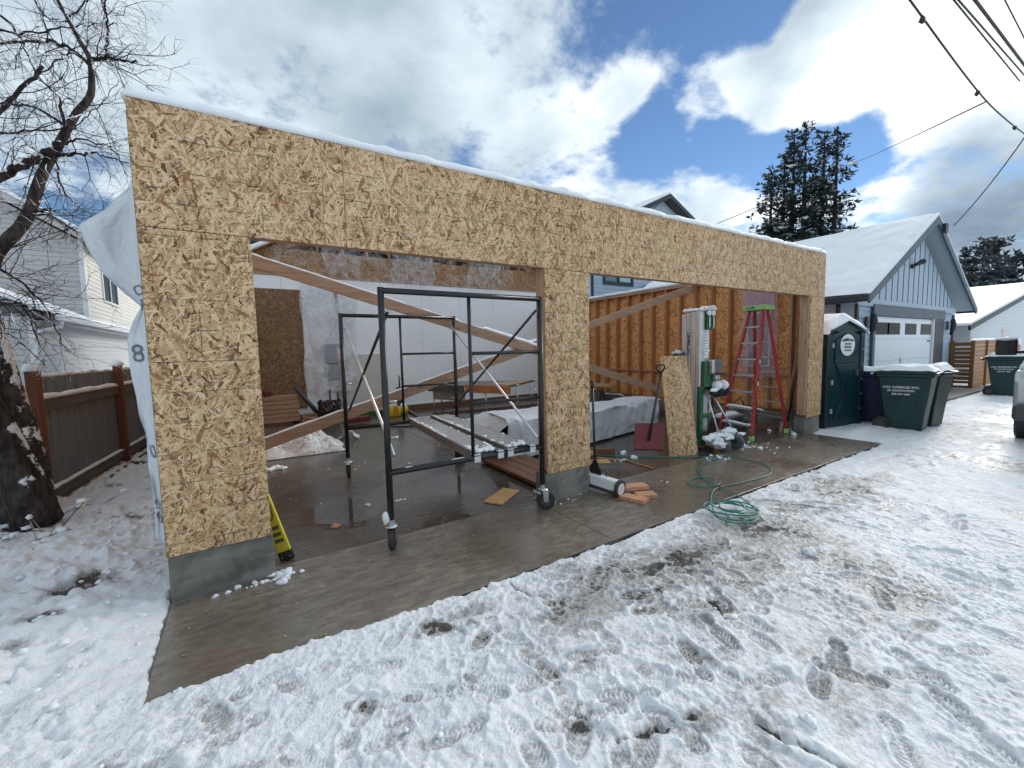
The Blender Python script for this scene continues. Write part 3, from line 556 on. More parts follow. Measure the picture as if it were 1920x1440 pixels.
# frames
Y0, Y1 = T + .001, .152
def stud(x0, x1, z0, z1, m='fir_z', y0=Y0, y1=Y1): part(MB().box(x0, x1, y0, y1, z0, z1), 'stud', m, bevel=.003)
for x0, x1 in ((.0, A0), (A1, B0), (B1, LW)): part(MB().box(x0 + .002, x1 - .002, Y0, Y1, ST - .004, ST + .036), 'sill_plate', 'treated', bevel=.003)
for x in (.003, .2, .4, A0 - .078, A0 - .039): stud(x, x + .037, ST + .038, DT - .002)
for x in (A1, A1 + .039, A1 + .3, B0 - .078, B0 - .039): stud(x, x + .037, ST + .038, DT - .002)
for x in (B1, B1 + .039, B1 + .3, LW - .078, LW - .04): stud(x, x + .037, ST + .038, DT - .002)
part(MB().box(.003, 5.0, Y0, Y1, DT, DT + .038), 'header_plate', 'fir_x', bevel=.003); part(MB().box(5.003, LW - .003, Y0, Y1, DT, DT + .038), 'header_plate', 'fir_x', bevel=.003)
for k in range(2): part(MB().box(.003, LW - .003, Y0 + .072 * k, Y0 + .068 + .072 * k, DT + .040, DT + .34), 'header_beam', 'fir_x', bevel=.003)
for x in np.arange(.003, LW - .05, .406): stud(x, x + .037, DT + .342, H - .078)
for k in range(2): part(MB().box(.003, LW - .003, Y0, Y1, H - .076 + .038 * k, H - .040 + .038 * k), 'top_plate', 'fir_x', bevel=.003)
b = MB(); snow_strip(b, (-.02, .075, H - .002), (LW + .02, .075, H - .002), .185, .078, seg=.04, lump=.40, seed=3); part(b, 'snow', 'snow', smooth=True)
# right wall (studs show) and left wall
ZT = 3.03
for X0, X1, sx0, sx1, m in ((9.355, 9.495, 9.4975, 9.509, 'osb_inner'), (.016, .150, .0035, .0145, 'osb_inner')):
    part(MB().box(X0, X1, .155, 8.19, ST - .004, ST + .034), 'sill_plate', 'treated_y', bevel=.003)
    for k in range(2): part(MB().box(X0, X1, .155, 8.19, ZT + .002 + .039 * k, ZT + .039 + .039 * k), 'top_plate', 'fir_y', bevel=.003)
    ys = [.17, .21] + list(np.arange(.48, 8.1, .408)) + [8.15]
    for y in ys: part(MB().box(X0, X1, y - .019, y + .019, ST + .036, ZT), 'stud', 'fir_z' if int(y * 10) % 4 == 0 else 'fir_dark', bevel=.003)
    if X0 > 5:
        for ya, yb in zip(ys[2:-1], ys[3:]): part(MB().box(X0 + .05, X1 - .001, ya + .021, yb - .021, 1.02, 1.058), 'blocking', 'fir_y')
    for k in range(7):
        ya = .155 + 1.15 * k; yb = min(8.19, ya + 1.147); part(MB().box(sx0, sx1, ya, yb, ST - .004, 1.037), 'osb_panel', m); part(MB().box(sx0, sx1, ya, yb, 1.04, ZT + .077), 'osb_panel', m)
    b = MB(); snow_strip(b, ((X0 + X1) / 2, .17, ZT + .078), ((X0 + X1) / 2, 8.19, ZT + .078), .15, .075, lump=.25, seed=int(X0)); part(b, 'snow', 'snow', smooth=True)
# long diagonal wind braces, each two boards
def brace(p0, p1, sd):
    p0, p1 = Vector(p0), Vector(p1); mid = p0.lerp(p1, .52); off = Vector((0, .042, 0)); d = (p1 - p0).normalized()
    o1 = part(MB().bar(p0, mid + d * .25, .038, .14), 'brace', 'fir_x', bevel=.003); o2 = part(MB().bar(mid - d * .25 + off, p1 + off, .038, .14), 'brace', 'fir_x', bevel=.003)
    up = Vector((0, 0, 1)); n = (up - d * up.dot(d)).normalized() * .0695
    b = MB(); snow_strip(b, p0 + n, p0.lerp(mid, .9) + n, .036, .022, seed=sd, lump=.8, gaps=.28); b.build('snow', MT['snow'], o1, smooth=True)
    b = MB(); snow_strip(b, p0.lerp(mid, .82) + n + off * .3, mid + d * .9 + n + off * .6, .075, .055, seed=sd + 2, lump=.5); b.build('snow', MT['snow'], o2, smooth=True)
    return o2
brace((.2, 2.45, 2.90), (8.45, 2.45, .62), 1); brace((.2, 2.53, .41), (9.34, 2.53, 2.98), 5)
# printed house wrap hanging off the left wall, billowing free near the top
edgeL = [(2.80, -.05), (2.60, -.20), (2.48, -.345), (2.33, -.30), (2.2, -.235), (2.07, -.12), (2.0, -.055), (1.9, -.10), (1.77, -.15), (1.55, -.145), (1.30, -.12), (1.06, -.10), (.8, -.085), (.55, -.085), (.36, -.095)]
def wrapf(u, v):
    z = 2.82 - 2.46 * v; zs = [e[0] for e in edgeL][::-1]; xs_ = [e[1] for e in edgeL][::-1]; xe = float(np.interp(z, zs, xs_))
    x = xe * u - .006; y = .06 + .26 * u + .05 * math.sin(3.1 * u) + .045 * nz(u * 3 + 2, z * 2.2) + .02 * nz(u * 7, z * 6) + .09 * u * math.exp(-((z - 2.45) / .25) ** 2) * math.sin(u * 9 + z * 7)
    x += .014 * nz(z * 5, u * 4) * u
    return Vector((x, y, z + .05 * u * math.exp(-((z - 2.5) / .3) ** 2)))
HW = part(MB().sheet(wrapf, 26, 110), 'house_wrap', 'house_wrap', smooth=True, solid=.002)
def wrap_text(s, size, u0, v0, rot=0.0):
    def wp(v):
        a = v.x * math.cos(rot) - v.y * math.sin(rot); c = v.x * math.sin(rot) + v.y * math.cos(rot)
        z_ = 2.82 - 2.46 * v0; w_ = max(.05, abs(float(np.interp(z_, [e[0] for e in edgeL][::-1], [e[1] for e in edgeL][::-1]))))
        q = wrapf(min(1, max(0, u0 - a / w_)), v0 - c / 2.46); return q + Vector((-.003, -.007, 0))
    text(s, size, Matrix.Identity(4), MT['ink_grey'], HW, 'printed_letter', warp=wp)
wrap_text('8', .17, .55, .465, .1); wrap_text('0', .10, .5, .335, -.5); wrap_text('0', .13, .5, .74, .1); wrap_text('SS', .09, .45, .895, .2); wrap_text('0', .1, .5, .93, .2); wrap_text('O', .09, .2, .30, .4)
part(MB().box(-.0025, .0, .0, .012, ST, H - .1), 'edge_seal', 'lift_green')
# window with pink board behind film in the right wall
WB = part(MB().box(9.325, 9.35, .78, 1.33, 2.32, 3.0), 'insulation_board', 'pink_board', bevel=.004)
WN = part(MB().box(9.328, 9.352, .84, 1.30, 1.22, 2.28), 'window', 'glass_grey')
for y in (.83, 1.27): MB().box(9.318, 9.327, y, y + .035, 1.2, 2.3).build('window_frame', MT['trim_white'], WN)
for z in (1.2, 2.275): MB().box(9.318, 9.327, .866, 1.268, z, z + .03).build('window_frame', MT['trim_white'], WN)
part(MB().sheet(lambda u, v: Vector((9.30 - .05 * v * abs(math.sin(u * 6)) - .03 * nz(u * 5, v * 4), .70 + .72 * u + .04 * nz(v * 4), 2.98 - 2.0 * v + .12 * nz(u * 4, 3))), 20, 30), 'plastic_film', 'poly_pink', smooth=True)

# ------------------------------------------------------------------ building behind the garage: white wall, unfinished gable
BH = thing('back_building', 'white-walled building behind the garage with an unfinished strand board gable', 'building', (5, 8.25, 0))
YB = 8.22
part(MB().box(.2, 9.62, YB + .012, YB + .12, -.03, 3.56), 'wall', 'dark_grey', BH); [part(MB().box(.2 + 1.18 * k, 1.376 + 1.18 * k, YB, YB + .011, -.03, 3.56), 'wall_panel', 'white_wall', BH, bevel=.002) for k in range(8)]; part(MB().box(.2, 9.3, YB - .05, YB - .002, 0, .14), 'base_board', 'treated', BH, bevel=.004); part(MB().box(.2, 9.3, YB - .03, YB - .001, .142, .17), 'base_flashing', 'trim_white', BH)
part(MB().box(.2, 9.62, YB - .02, YB + .14, 3.562, 3.60), 'plate', 'fir_x', BH)
xs = [.75] + list(np.arange(1.9, 9.2, 1.22)) + [9.25]
for a, c in zip(xs[:-1], xs[1:]): part(MB().box(a + .002, c - .002, YB + .0, YB + .0115, 3.602, 4.22 + .05 * nz(a * 3.3)), 'osb_panel', 'osb_gable', BH)
RX0, RX1, RXM, RZ0, RZM = .40, 9.80, 5.1, 3.82, 6.35
for x in np.arange(1.0, 9.3, .61):
    zt = (RZ0 + (RZM - RZ0) * (1 - abs(x - RXM) / (RXM - RX0))) - .2
    if zt > 3.7: part(MB().box(x, x + .04, YB + .05, YB + .19, 3.6, zt), 'stud', 'fir_z', BH)
for yy in (YB + .0, YB + 1.2, YB + 2.4, YB + 3.6):
    for sx in (RX0, RX1): part(MB().bar((sx, yy + .03, RZ0 - .12), (RXM, yy + .03, RZM - .12), .04, .18), 'rafter', 'fir_x', BH)
for sx in (RX0, RX1):
    q = MB().prism([(sx, YB - .25, RZ0), (RXM, YB - .25, RZM), (RXM, YB - .25, RZM + .02), (sx, YB - .25, RZ0 + .02)], (0, 6, 0)); RF = part(q, 'roof_deck', 'osb_gable', BH)
    q = MB().prism([(sx, YB - .25, RZ0 + .022), (RXM, YB - .25, RZM + .022), (RXM, YB - .25, RZM + .17), (sx, YB - .25, RZ0 + .14)], (0, 6, 0)); q.build('snow', MT['snow_roof'], RF, bevel=.04)
part(MB().box(.4, 9.7, YB + 4.2, YB + 4.3, 0, 5.6), 'dark_backing', 'navy', BH)  # added dark sheet: dimness inside the open gable put into its navy colour
for x0, x1, z in ((.76, 1.80, 3.24),): part(MB().box(x0, x1, YB - .016, YB - .001, .30, z), 'boarded_door', 'osb_wet', BH, label='dark wet strand board nailed over the doorway')
part(MB().bar((2.72, YB - .03, 1.85), (2.60, YB - .03, 3.2), .06, .05), 'post', 'fir_z', BH)
EB = thing('electrical_panel', 'grey electrical panel and meter box on the white back wall', 'electrical box', (2.45, YB - .1, 1.0))
part(MB().box(2.22, 2.64, YB - .13, YB - .004, 1.40, 1.90), 'panel_box', 'elec_grey', EB, bevel=.01); part(MB().box(2.27, 2.64, YB - .11, YB - .004, .98, 1.39), 'meter_box', 'elec_grey', EB, bevel=.01)
for x in (2.33, 2.52): part(MB().cyl((x, YB - .05, .05), (x, YB - .05, .98), .018), 'conduit', 'dark_grey', EB, smooth=True)
# clear polythene over the gable, hazy sheet beside the door
def poly1(x0, x1, zt, zb, y, sd, dr=.12):
    def f(u, v):
        x = x0 + (x1 - x0) * u; d = dr * abs(math.sin(u * math.pi * 3 + sd)) * v
        return Vector((x + .12 * nz(v * 3, u * 5, sd), y - .05 - .16 * v * (.5 + .5 * math.sin(u * 13 + sd)) - .08 * nz(u * 9, v * 5, sd), zt - (zt - zb) * v + d + .1 * v * nz(u * 6, sd)))
    return f
PG = {'group': 'clear plastic sheets'}
MB().sheet(poly1(1.2, 4.9, 4.9, 3.42, YB - .02, 1.0), 60, 24).build('plastic_sheet', MT['poly_clear'], smooth=True, label='wrinkled clear plastic sheet over the left half of the gable', cat='plastic sheet')
MB().sheet(poly1(4.6, 7.9, 5.0, 3.36, YB - .10, 2.0, .2), 60, 24).build('plastic_sheet', MT['poly_clear'], smooth=True, label='torn clear plastic sheet over the right half of the gable', cat='plastic sheet')
MB().sheet(poly1(4.05, 5.25, 4.9, 3.25, YB - .16, 5.0, .3), 40, 30).build('plastic_sheet', MT['poly_fold'], smooth=True, label='folded milky plastic strip sagging at the middle of the gable', cat='plastic sheet')
MB().sheet(poly1(2.3, 3.2, 4.9, 3.40, YB - .14, 7.0, .3), 30, 26).build('plastic_sheet', MT['poly_fold'], smooth=True, label='folded milky plastic strip hanging above the electrical panel', cat='plastic sheet')
MB().sheet(poly1(6.3, 7.4, 4.9, 3.45, YB - .16, 9.0, .3), 30, 26).build('plastic_sheet', MT['poly_fold'], smooth=True, label='folded milky plastic strip hanging at the right of the gable', cat='plastic sheet')
MB().sheet(poly1(1.78, 3.05, 3.45, .62, YB - .03, 4.0, .1), 26, 40).build('plastic_sheet', MT['poly_hazy'], smooth=True, label='hazy plastic sheet hanging beside the boarded doorway', cat='plastic sheet')
MB(frame((3.12, YB - .16, 0), 0, R(-3))).box(-.50, .52, -.02, .02, .0, 1.62).build('wall_panel', MT['panel_cream'], label='large cream panel leaning on the white back wall', cat='panel', bevel=.006)

# ------------------------------------------------------------------ generic lap siding
def siding(parent, m, x0, x1, z0, z1, ex, face, ax='y', holes=(), th=.02):
    """boards on a wall: ax='y' wall faces -Y at y=face, ax='x' wall faces +X/-X at x=face (sign of th)"""
    z = z0; k = 0
    while z < z1 - .02:
        zt = min(z + ex, z1); spans = [(x0, x1)]
        for (hx0, hx1, hz0, hz1) in holes:
            if zt > hz0 + .01 and z < hz1 - .01:
                ns = []
                for a, c in spans:
                    if hx0 > a: ns.append((a, min(c, hx0)))
                    if hx1 < c: ns.append((max(a, hx1), c))
                spans = [q for q in ns if q[1] - q[0] > .02]
        for a, c in spans:
            b = MB()
            if ax == 'y': P = [(a, face, z), (a, face - th, z), (a, face - th * .25, zt - .004), (a, face, zt - .004)]; b.prism(P, (c - a, 0, 0))
            else: P = [(face, a, z), (face + th, a, z), (face + th * .25, a, zt - .004), (face, a, zt - .004)]; b.prism(P, (0, c - a, 0))
            b.build('siding_board', m, parent)
        z = zt; k += 1

# ------------------------------------------------------------------ tall blue-grey house behind
BL = thing('house', 'tall blue-grey house with dark trim behind the framed wall', 'house', (20.2, 12, 0)); HY = 12.0
HX0, HX1, HXM, HZE, HZP = 15.0, 25.4, 20.2, 7.2, 9.62
part(MB().prism([(HX0, HY + .03, 0), (HX1, HY + .03, 0), (HX1, HY + .03, HZE), (HXM, HY + .03, HZP - .05), (HX0, HY + .03, HZE)], (0, 9, 0)), 'wall', 'siding_blue2', BL)
siding(BL, MT['siding_blue2'], HX0 + .15, HX1, 3.2, 7.2, .2, HY + .028, holes=[(15.78, 17.92, 4.8, 6.2)])
siding(BL, MT['siding_blue2'], HY + .05, HY + 8, 3.2, 6.0, .2, HX0 - .001, ax='x', th=-.02)
part(MB().box(HX0 - .02, HX0 + .13, HY - .02, HY + .02, 0, HZE), 'corner_trim', 'trim_dark', BL)
W1 = part(MB().box(15.86, 17.84, HY + .0, HY + .02, 4.9, 6.1), 'window', 'glass_blue', BL)
MB().box(16.95, 17.72, HY - .006, HY - .001, 5.0, 6.0).build('pane', MT['glass_pale'], W1)
for x0, x1 in ((15.78, 15.92), (16.75, 16.9), (17.76, 17.92)): MB().box(x0, x1, HY - .04, HY - .008, 4.97, 6.15).build('window_frame', MT['trim_dark'], W1)
MB().box(15.78, 17.92, HY - .045, HY - .008, 4.8, 4.96).build('window_frame', MT['trim_dark'], W1)
for s in (-1, 1):
    ex = HXM + s * 5.9; ez = HZE - .33
    q = part(MB().prism([(ex, HY - .5, ez), (HXM, HY - .5, HZP), (HXM, HY - .5, HZP + .1), (ex, HY - .5, ez + .1)], (0, 10, 0)), 'roof', 'roofing', BL)
    MB().prism([(ex, HY - .56, ez - .14), (HXM, HY - .56, HZP - .12), (HXM, HY - .56, HZP + .1), (ex, HY - .56, ez + .08)], (0, .05, 0)).build('fascia', MT['trim_dark'], q)
    MB().prism([(ex, HY - .52, ez + .102), (HXM, HY - .52, HZP + .102), (HXM, HY - .52, HZP + .27), (ex, HY - .52, ez + .24)], (0, 10, 0)).build('snow', MT['snow_roof'], q, bevel=.05)
part(MB().prism([(HXM - 1.6, HY - .02, HZE + 1.1), (HXM + 1.6, HY - .02, HZE + 1.1), (HXM, HY - .02, HZP - .1)], (0, .03, 0)), 'gable_panel', 'soffit', BL)
# lower porch roof in front of its wall
q = part(MB().bar((18.6, HY - .35, 4.75), (20.6, HY - .35, 5.65), .08, .22), 'porch_fascia', 'trim_dark', BL)
q = part(MB().prism([(18.7, HY - .3, 4.92), (20.6, HY - .3, 5.78), (22.6, HY - .3, 4.92)], (0, .26, 0)), 'snow', 'snow_roof', BL)

# ------------------------------------------------------------------ neighbour's blue garage
NG = thing('neighbour_garage', 'blue-grey gabled garage with white roller door and snowy roof', 'garage', (16.7, .6, 0)); NY = .62
NX0, NX1, NXM = 12.75, 20.68, 16.95; EZ, PZ = 2.66, 4.98
part(MB().prism([(NX0, NY + .03, 0), (NX1, NY + .03, 0), (NX1, NY + .03, 2.75), (NXM + .1, NY + .03, PZ - .25), (NX0, NY + .03, 2.75)], (0, 7.5, 0)), 'wall', 'siding_blue', NG)
DX0, DX1, DZ = 13.85, 18.35, 2.28
siding(NG, MT['siding_blue'], NX0 + .1, NX1 - .1, 0, 2.52, .172, NY + .028, holes=[(DX0 - .05, DX1 + 1.12, -1, DZ + .34)])
siding(NG, MT['siding_blue'], NY + .1, NY + 7, 0, 2.6, .172, NX0 - .001, ax='x', th=-.02)
part(MB().box(NX0 - .02, NX0 + .09, NY - .03, NY + .02, 0, 2.55), 'corner_trim', 'trim_dark', NG); part(MB().box(NX1 - .09, NX1 + .02, NY - .03, NY + .02, 0, 2.5), 'corner_trim', 'trim_slate', NG)
part(MB().box(NX0, NX1 + .1, NY - .035, NY + .02, 2.52, 2.70), 'frieze_board', 'siding_blue', NG)
part(MB().box(DX0 - .18, DX1 + 1.15, NY - .06, NY + .02, DZ + .02, DZ + .30), 'door_trim', 'trim_slate', NG); part(MB().box(DX0 - .16, DX0 - .02, NY - .05, NY + .02, 0, DZ + .018), 'door_trim', 'trim_slate', NG)
part(MB().box(DX1 + .12, DX1 + 1.1, NY - .05, NY + .02, 0, DZ + .018), 'door_trim', 'trim_dark', NG); part(MB().box(DX1, DX1 + .118, NY - .055, NY + .02, 0, DZ + .018), 'door_jamb', 'trim_white', NG)
DR = part(MB().box(DX0, DX1 - .002, NY + .0, NY + .026, 0, DZ), 'garage_door', 'door_white', NG)
for k in range(4): MB().box(DX0 + .02, DX1 - .03, NY - .014, NY - .001, .02 + .565 * k, .55 + .565 * k).build('door_panel', MT['door_white'], DR, bevel=.006)
for x in (13.92, 14.72, 16.05, 17.35): MB().box(x, x + .92, NY - .02, NY - .015, 1.83, 2.14).build('pane', MT['glass_dark'], DR)
MB().box(18.0, 18.25, NY - .03, NY - .015, 1.62, 1.66).build('hinge', MT['trim_dark'], DR); MB().prism([(15.72, NY - .03, .75), (15.80, NY - .03, .9), (15.86, NY - .03, 1.02), (15.8, NY - .03, 1.22), (15.74, NY - .03, 1.05), (15.70, NY - .03, .9)], (0, .016, 0)).build('handle', MT['steel'], DR)
part(MB().prism([(NX0 + .05, NY - .0, 2.702), (NX1 - .05, NY - .0, 2.702), (NXM + .08, NY - .0, PZ - .28)], (0, .028, 0)), 'gable_panel', 'siding_blue', NG)
for x in np.arange(13.3, 20.6, .41):
    zt = 2.70 + (PZ - .32 - 2.70) * (1 - abs(x - NXM - .08) / (NX1 - NXM))
    if zt > 2.8: part(MB().box(x, x + .03, NY - .009, NY - .001, 2.702, zt), 'batten', 'trim_slate', NG)
OV = .32                                                       # roof overhang towards the alley
for s, ex, ez in ((-1, 12.42, 2.62), (1, 21.55, 2.62)):
    q = part(MB().prism([(ex, NY - OV, ez), (NXM, NY - OV, PZ), (NXM, NY - OV, PZ + .1), (ex, NY - OV, ez + .1)], (0, 8.5, 0)), 'roof', 'soffit', NG)
    MB().prism([(ex - s * -.02, NY - OV - .05, ez - .10), (NXM, NY - OV - .05, PZ - .12), (NXM, NY - OV - .05, PZ + .10), (ex, NY - OV - .05, ez + .09)], (0, .048, 0)).build('fascia', MT['trim_slate'], q)
    def rsn(u, v, ex=ex, ez=ez):
        x = ex + s * .05 + (NXM - ex - s * .05) * u; return Vector((x, NY - OV - .05 + 8.5 * v, ez + (PZ - ez) * u + .102 + .10 * min(1, 8 * u + .3) * min(1, 25 * v + .35) + .03 * nz(x * .7, v * 5) + .018 * nz(x * 2.2, v * 16)))
    sn = MB().sheet(rsn, 30, 40)
    sn.prism([(ex, NY - OV - .04, ez + .101), (NXM, NY - OV - .04, PZ + .101), (NXM, NY - OV - .04, PZ + .19), (ex + (NXM - ex) * .04, NY - OV - .04, ez + (PZ - ez) * .04 + .18)], (0, .06, 0)); sn.build('snow', MT['snow_roof'], q, smooth=False)
    MB().box(min(ex, ex + s * .13), max(ex, ex + s * .13), NY - OV - .05, NY + 7.8, ez - .06, ez + .09).build('gutter', MT['trim_dark'], q, bevel=.02)
part(MB().tube([(12.45, NY + .25, 2.55), (12.45, NY + .25, 2.38), (12.66, NY + .3, 2.2), (12.66, NY + .3, .2)], .05, 8), 'downspout', 'trim_dark', NG, smooth=True)
def sconce(x):
    q = part(MB().box(x - .10, x + .10, NY - .05, NY - .021, 1.98, 2.26), 'wall_light', 'trim_dark', NG)
    MB().tube([(x, NY - .1, 1.82), (x, NY - .14, 1.95), (x, NY - .16, 2.15), (x, NY - .14, 2.32)], [.03, .06, .075, .06], 10).build('lantern', MT['trim_dark'], q, smooth=True)
sconce(13.35); sconce(19.95)
fl_ = part(MB().box(16.25, 16.42, NY - .07, NY - .012, 3.66, 3.76), 'floodlight', 'trim_dark', NG); MB().tube([(16.36, NY - .06, 3.74), (16.55, NY - .2, 3.84)], [.04, .075], 10).build('lamp_head', MT['trim_dark'], fl_)
part(MB().box(17.25, 17.47, NY - OV - .13, NY - OV - .052, 4.66, 4.90), 'service_box', 'trim_dark', NG)

# ------------------------------------------------------------------ slatted cedar screen beside it
CF = thing('slat_fence', 'orange cedar slat screen with a snow-dusted top beside the blue garage', 'fence', (20.6, .2, 0))
for y in (.56, .10): part(MB().box(20.46, 20.56, y - .05, y + .05, 0, 1.62), 'post', 'cedar_shaded', CF, bevel=.006)
hs = [.06, .22, .33, .47, .60, .74, .88, 1.02, 1.16, 1.30, 1.45]
for k, z in enumerate(hs): part(MB().box(20.49, 20.52, .152, .508, z, z + (.085 if k in (0, 1, 4, 9) else .115)), 'slat', 'cedar_shaded', CF)  # shade on this return is in the colour: darker copy of the cedar
for k in range(11): part(MB().box(20.562, 23.4, .07, .10, .06 + .142 * k, .06 + .142 * k + .128), 'slat', 'cedar', CF)
for x in (22.0, 23.42): part(MB().box(x, x + .09, .02, .068, 0, 1.62), 'post', 'cedar_shaded', CF)
b = MB(); snow_strip(b, (20.5, .085, 1.625), (23.5, .085, 1.625), .12, .05, seed=7); part(b, 'snow', 'snow', CF, smooth=True)
FP = thing('plank_fence', 'tan plank fence with rounded snow caps beyond the far cart', 'fence', (25, .1, 0))
for k in range(14): part(MB().box(23.6 + .31 * k, 23.88 + .31 * k, .08, .11, 0, 1.5), 'plank', 'cedar', FP)
for k in range(5): part(MB().blob((24.0 + k * .9, .1, 1.52), (.22, .08, .14), 2, .2, 1, k), 'snow', 'snow', FP, smooth=True)
# ------------------------------------------------------------------ white house on the right
WHB = thing('white_house', 'white lap-sided house with a dark sloping fascia beyond the fence', 'house', (32, 1.4, 0)); WY = 1.4
cz = lambda x: 2.42 + (x - 27.4) * .165
part(MB().prism([(27.2, WY + .03, 0), (42, WY + .03, 0), (42, WY + .03, cz(42)), (27.2, WY + .03, cz(27.2))], (0, 6, 0)), 'wall', 'siding_white', WHB)
for k in range(22):
    z = .5 + k * .16; xa = max(27.2, 27.4 + (z + .16 - 2.42) / .165)
    if xa < 41: part(MB().prism([(xa, WY + .028, z), (xa, WY + .008, z), (xa, WY + .022, z + .156), (xa, WY + .028, z + .156)], (42 - xa, 0, 0)), 'siding_board', 'siding_white', WHB)
part(MB().bar((25.3, WY - .3, cz(25.3) + .05), (42, WY - .3, cz(42) + .05), .08, .2), 'fascia', 'trim_dark', WHB)
q = part(MB().prism([(25.2, WY - .34, cz(25.2) + .16), (42, WY - .34, cz(42) + .16), (42, WY - .34, cz(42) + .32), (25.2, WY - .34, cz(25.2) + .28)], (0, 7, 0)), 'snow', 'snow_roof', WHB, bevel=.04)
WW = part(MB().box(33.2, 35.2, WY + .0, WY + .01, 1.2, 2.05), 'window', 'glass_grey', WHB); MB().box(33.1, 35.3, WY - .02, WY - .002, 2.06, 2.15).build('window_frame', MT['trim_white'], WW)
SHD = thing('shed', 'small snow-roofed grey shed glimpsed between garage and white house', 'shed', (24.6, 3.5, 0))
part(MB().box(23.6, 26.2, 3.5, 5.5, 0, 2.0), 'wall', 'dark_grey', SHD); part(MB().prism([(23.3, 3.2, 1.95), (26.5, 3.2, 1.95), (26.5, 4.6, 2.55), (23.3, 4.6, 2.55)], (0, 0, .16)), 'snow', 'snow_roof', SHD, bevel=.04)

# ------------------------------------------------------------------ beige house on the left
LH = thing('beige_house', 'two-storey beige lap-sided house beyond the weathered fence', 'house', (-5, 12, 0))
part(MB().box(-9, -3.35, 9.9, 24, 0, 2.6), 'lower_wall', 'siding_beige', LH)
siding(LH, MT['siding_beige'], 10.0, 24, .9, 2.5, .125, -3.349, ax='x', th=.018); siding(LH, MT['siding_beige'], -9, -3.36, .9, 2.6, .125, 9.899, th=.018)
part(MB().box(-3.40, -3.30, 9.83, 9.93, 0, 2.55), 'corner_trim', 'trim_white', LH)
LR = part(MB().prism([(-2.95, 9.75, 2.58), (-6.2, 9.75, 4.05), (-6.2, 9.75, 4.12), (-2.95, 9.75, 2.66)], (0, 15, 0)), 'roof', 'roofing', LH)
def lsn(u, v):
    x = -2.93 - 3.27 * u; return Vector((x, 9.70 + 15 * v, 2.665 + 1.46 * u + .10 * min(1, 12 * u + .2) * min(1, 40 * v + .4) + .02 * nz(x * 2, v * 30)))
sn = MB().sheet(lsn, 16, 60); sn.prism([(-2.93, 9.71, 2.662), (-6.2, 9.71, 4.122), (-6.2, 9.71, 4.2), (-3.1, 9.71, 2.82)], (0, .05, 0)); sn.build('snow', MT['snow_roof'], LR)
MB().box(-2.95, -2.83, 9.75, 24.5, 2.52, 2.65).build('gutter', MT['trim_white'], LR, bevel=.03); MB().tube([(-2.9, 9.95, 2.52), (-2.9, 9.95, 2.40), (-3.25, 9.9, 2.28), (-3.30, 9.86, 2.18), (-3.30, 9.86, .2)], .042, 8).build('downspout', MT['trim_white'], LR, smooth=True)
part(MB().box(-3.34, -2.96, 9.8, 24, 2.50, 2.515), 'soffit', 'siding_beige', LH)
# upper storey: gable wall facing the alley, side wall with a window
part(MB().prism([(-12, 12.70, 2.6), (-3.05, 12.70, 2.6), (-3.05, 12.70, 4.85), (-7.2, 12.70, 7.4), (-12, 12.70, 7.4)], (0, 12, 0)), 'upper_wall', 'siding_beige', LH)
for k in range(34):
    z = 2.9 + .125 * k; xa = -3.12 if z < 4.72 else -3.12 - (z - 4.72) * 1.63
    if xa > -7: part(MB().prism([(-9.5, 12.698, z), (-9.5, 12.68, z), (-9.5, 12.694, z + .121), (-9.5, 12.698, z + .121)], (xa + 9.5, 0, 0)), 'siding_board', 'siding_beige', LH)
siding(LH, MT['siding_lit'], 12.80, 24, 2.75, 4.9, .125, -3.049, ax='x', th=.018, holes=[(14.30, 16.15, 3.40, 4.48)])  # light on this side is in the colour: brighter copy of the beige siding
part(MB().box(-3.13, -3.02, 12.64, 12.78, 2.6, 4.9), 'corner_trim', 'trim_white', LH)
LW_ = part(MB().box(-3.05, -3.03, 14.36, 16.08, 3.46, 4.42), 'window', 'glass_dark', LH)
for y0, y1, z0, z1 in ((14.30, 14.39, 3.4, 4.48), (15.16, 15.24, 3.46, 4.42), (16.06, 16.15, 3.4, 4.48), (14.39, 16.06, 3.40, 3.47), (14.39, 16.06, 4.41, 4.48)): MB().box(-3.045, -3.005, y0, y1, z0, z1).build('window_frame', MT['trim_white'], LW_)
q = part(MB().prism([(-2.72, 12.35, 4.70), (-7.2, 12.35, 7.45), (-7.2, 12.35, 7.62), (-2.72, 12.35, 4.86)], (0, 12.5, 0)), 'upper_roof', 'siding_beige', LH)
MB().prism([(-2.70, 12.3, 4.865), (-7.2, 12.3, 7.625), (-7.2, 12.3, 7.77), (-2.70, 12.3, 4.98)], (0, 12.5, 0)).build('snow', MT['snow_roof'], q, bevel=.03)

# ------------------------------------------------------------------ weathered fence on the left
FE = thing('board_fence', 'weathered grey board fence with red posts and snow on its rails', 'fence', (-1.1, 4.5, 0))
fa = Vector((-1.28, 2.42, 0)); fd = Vector((.085, 1, 0)).normalized(); fn = Vector((fd.y, -fd.x, 0))
def fpt(s, o=0.0, z=0.0): p = fa + fd * s + fn * o; return (p.x, p.y, z)
rf = random.Random(8); s_ = .1
while s_ < 9:
    wv = rf.uniform(.125, .145); z1 = 1.50 + rf.uniform(-.02, .015); t_ = rf.uniform(-.003, .003)
    b = MB(); c0 = Vector(fpt(s_, -.02 + t_, .02)); b.prism([c0, c0 + fd * wv, c0 + fd * wv + Vector((0, 0, z1 - .06)), c0 + fd * (wv - .03) + Vector((0, 0, z1 - .02)), c0 + fd * .03 + Vector((0, 0, z1 - .02)), c0 + Vector((0, 0, z1 - .06))], fn * .018); part(b, 'picket', 'picket', FE)
    s_ += wv + .004
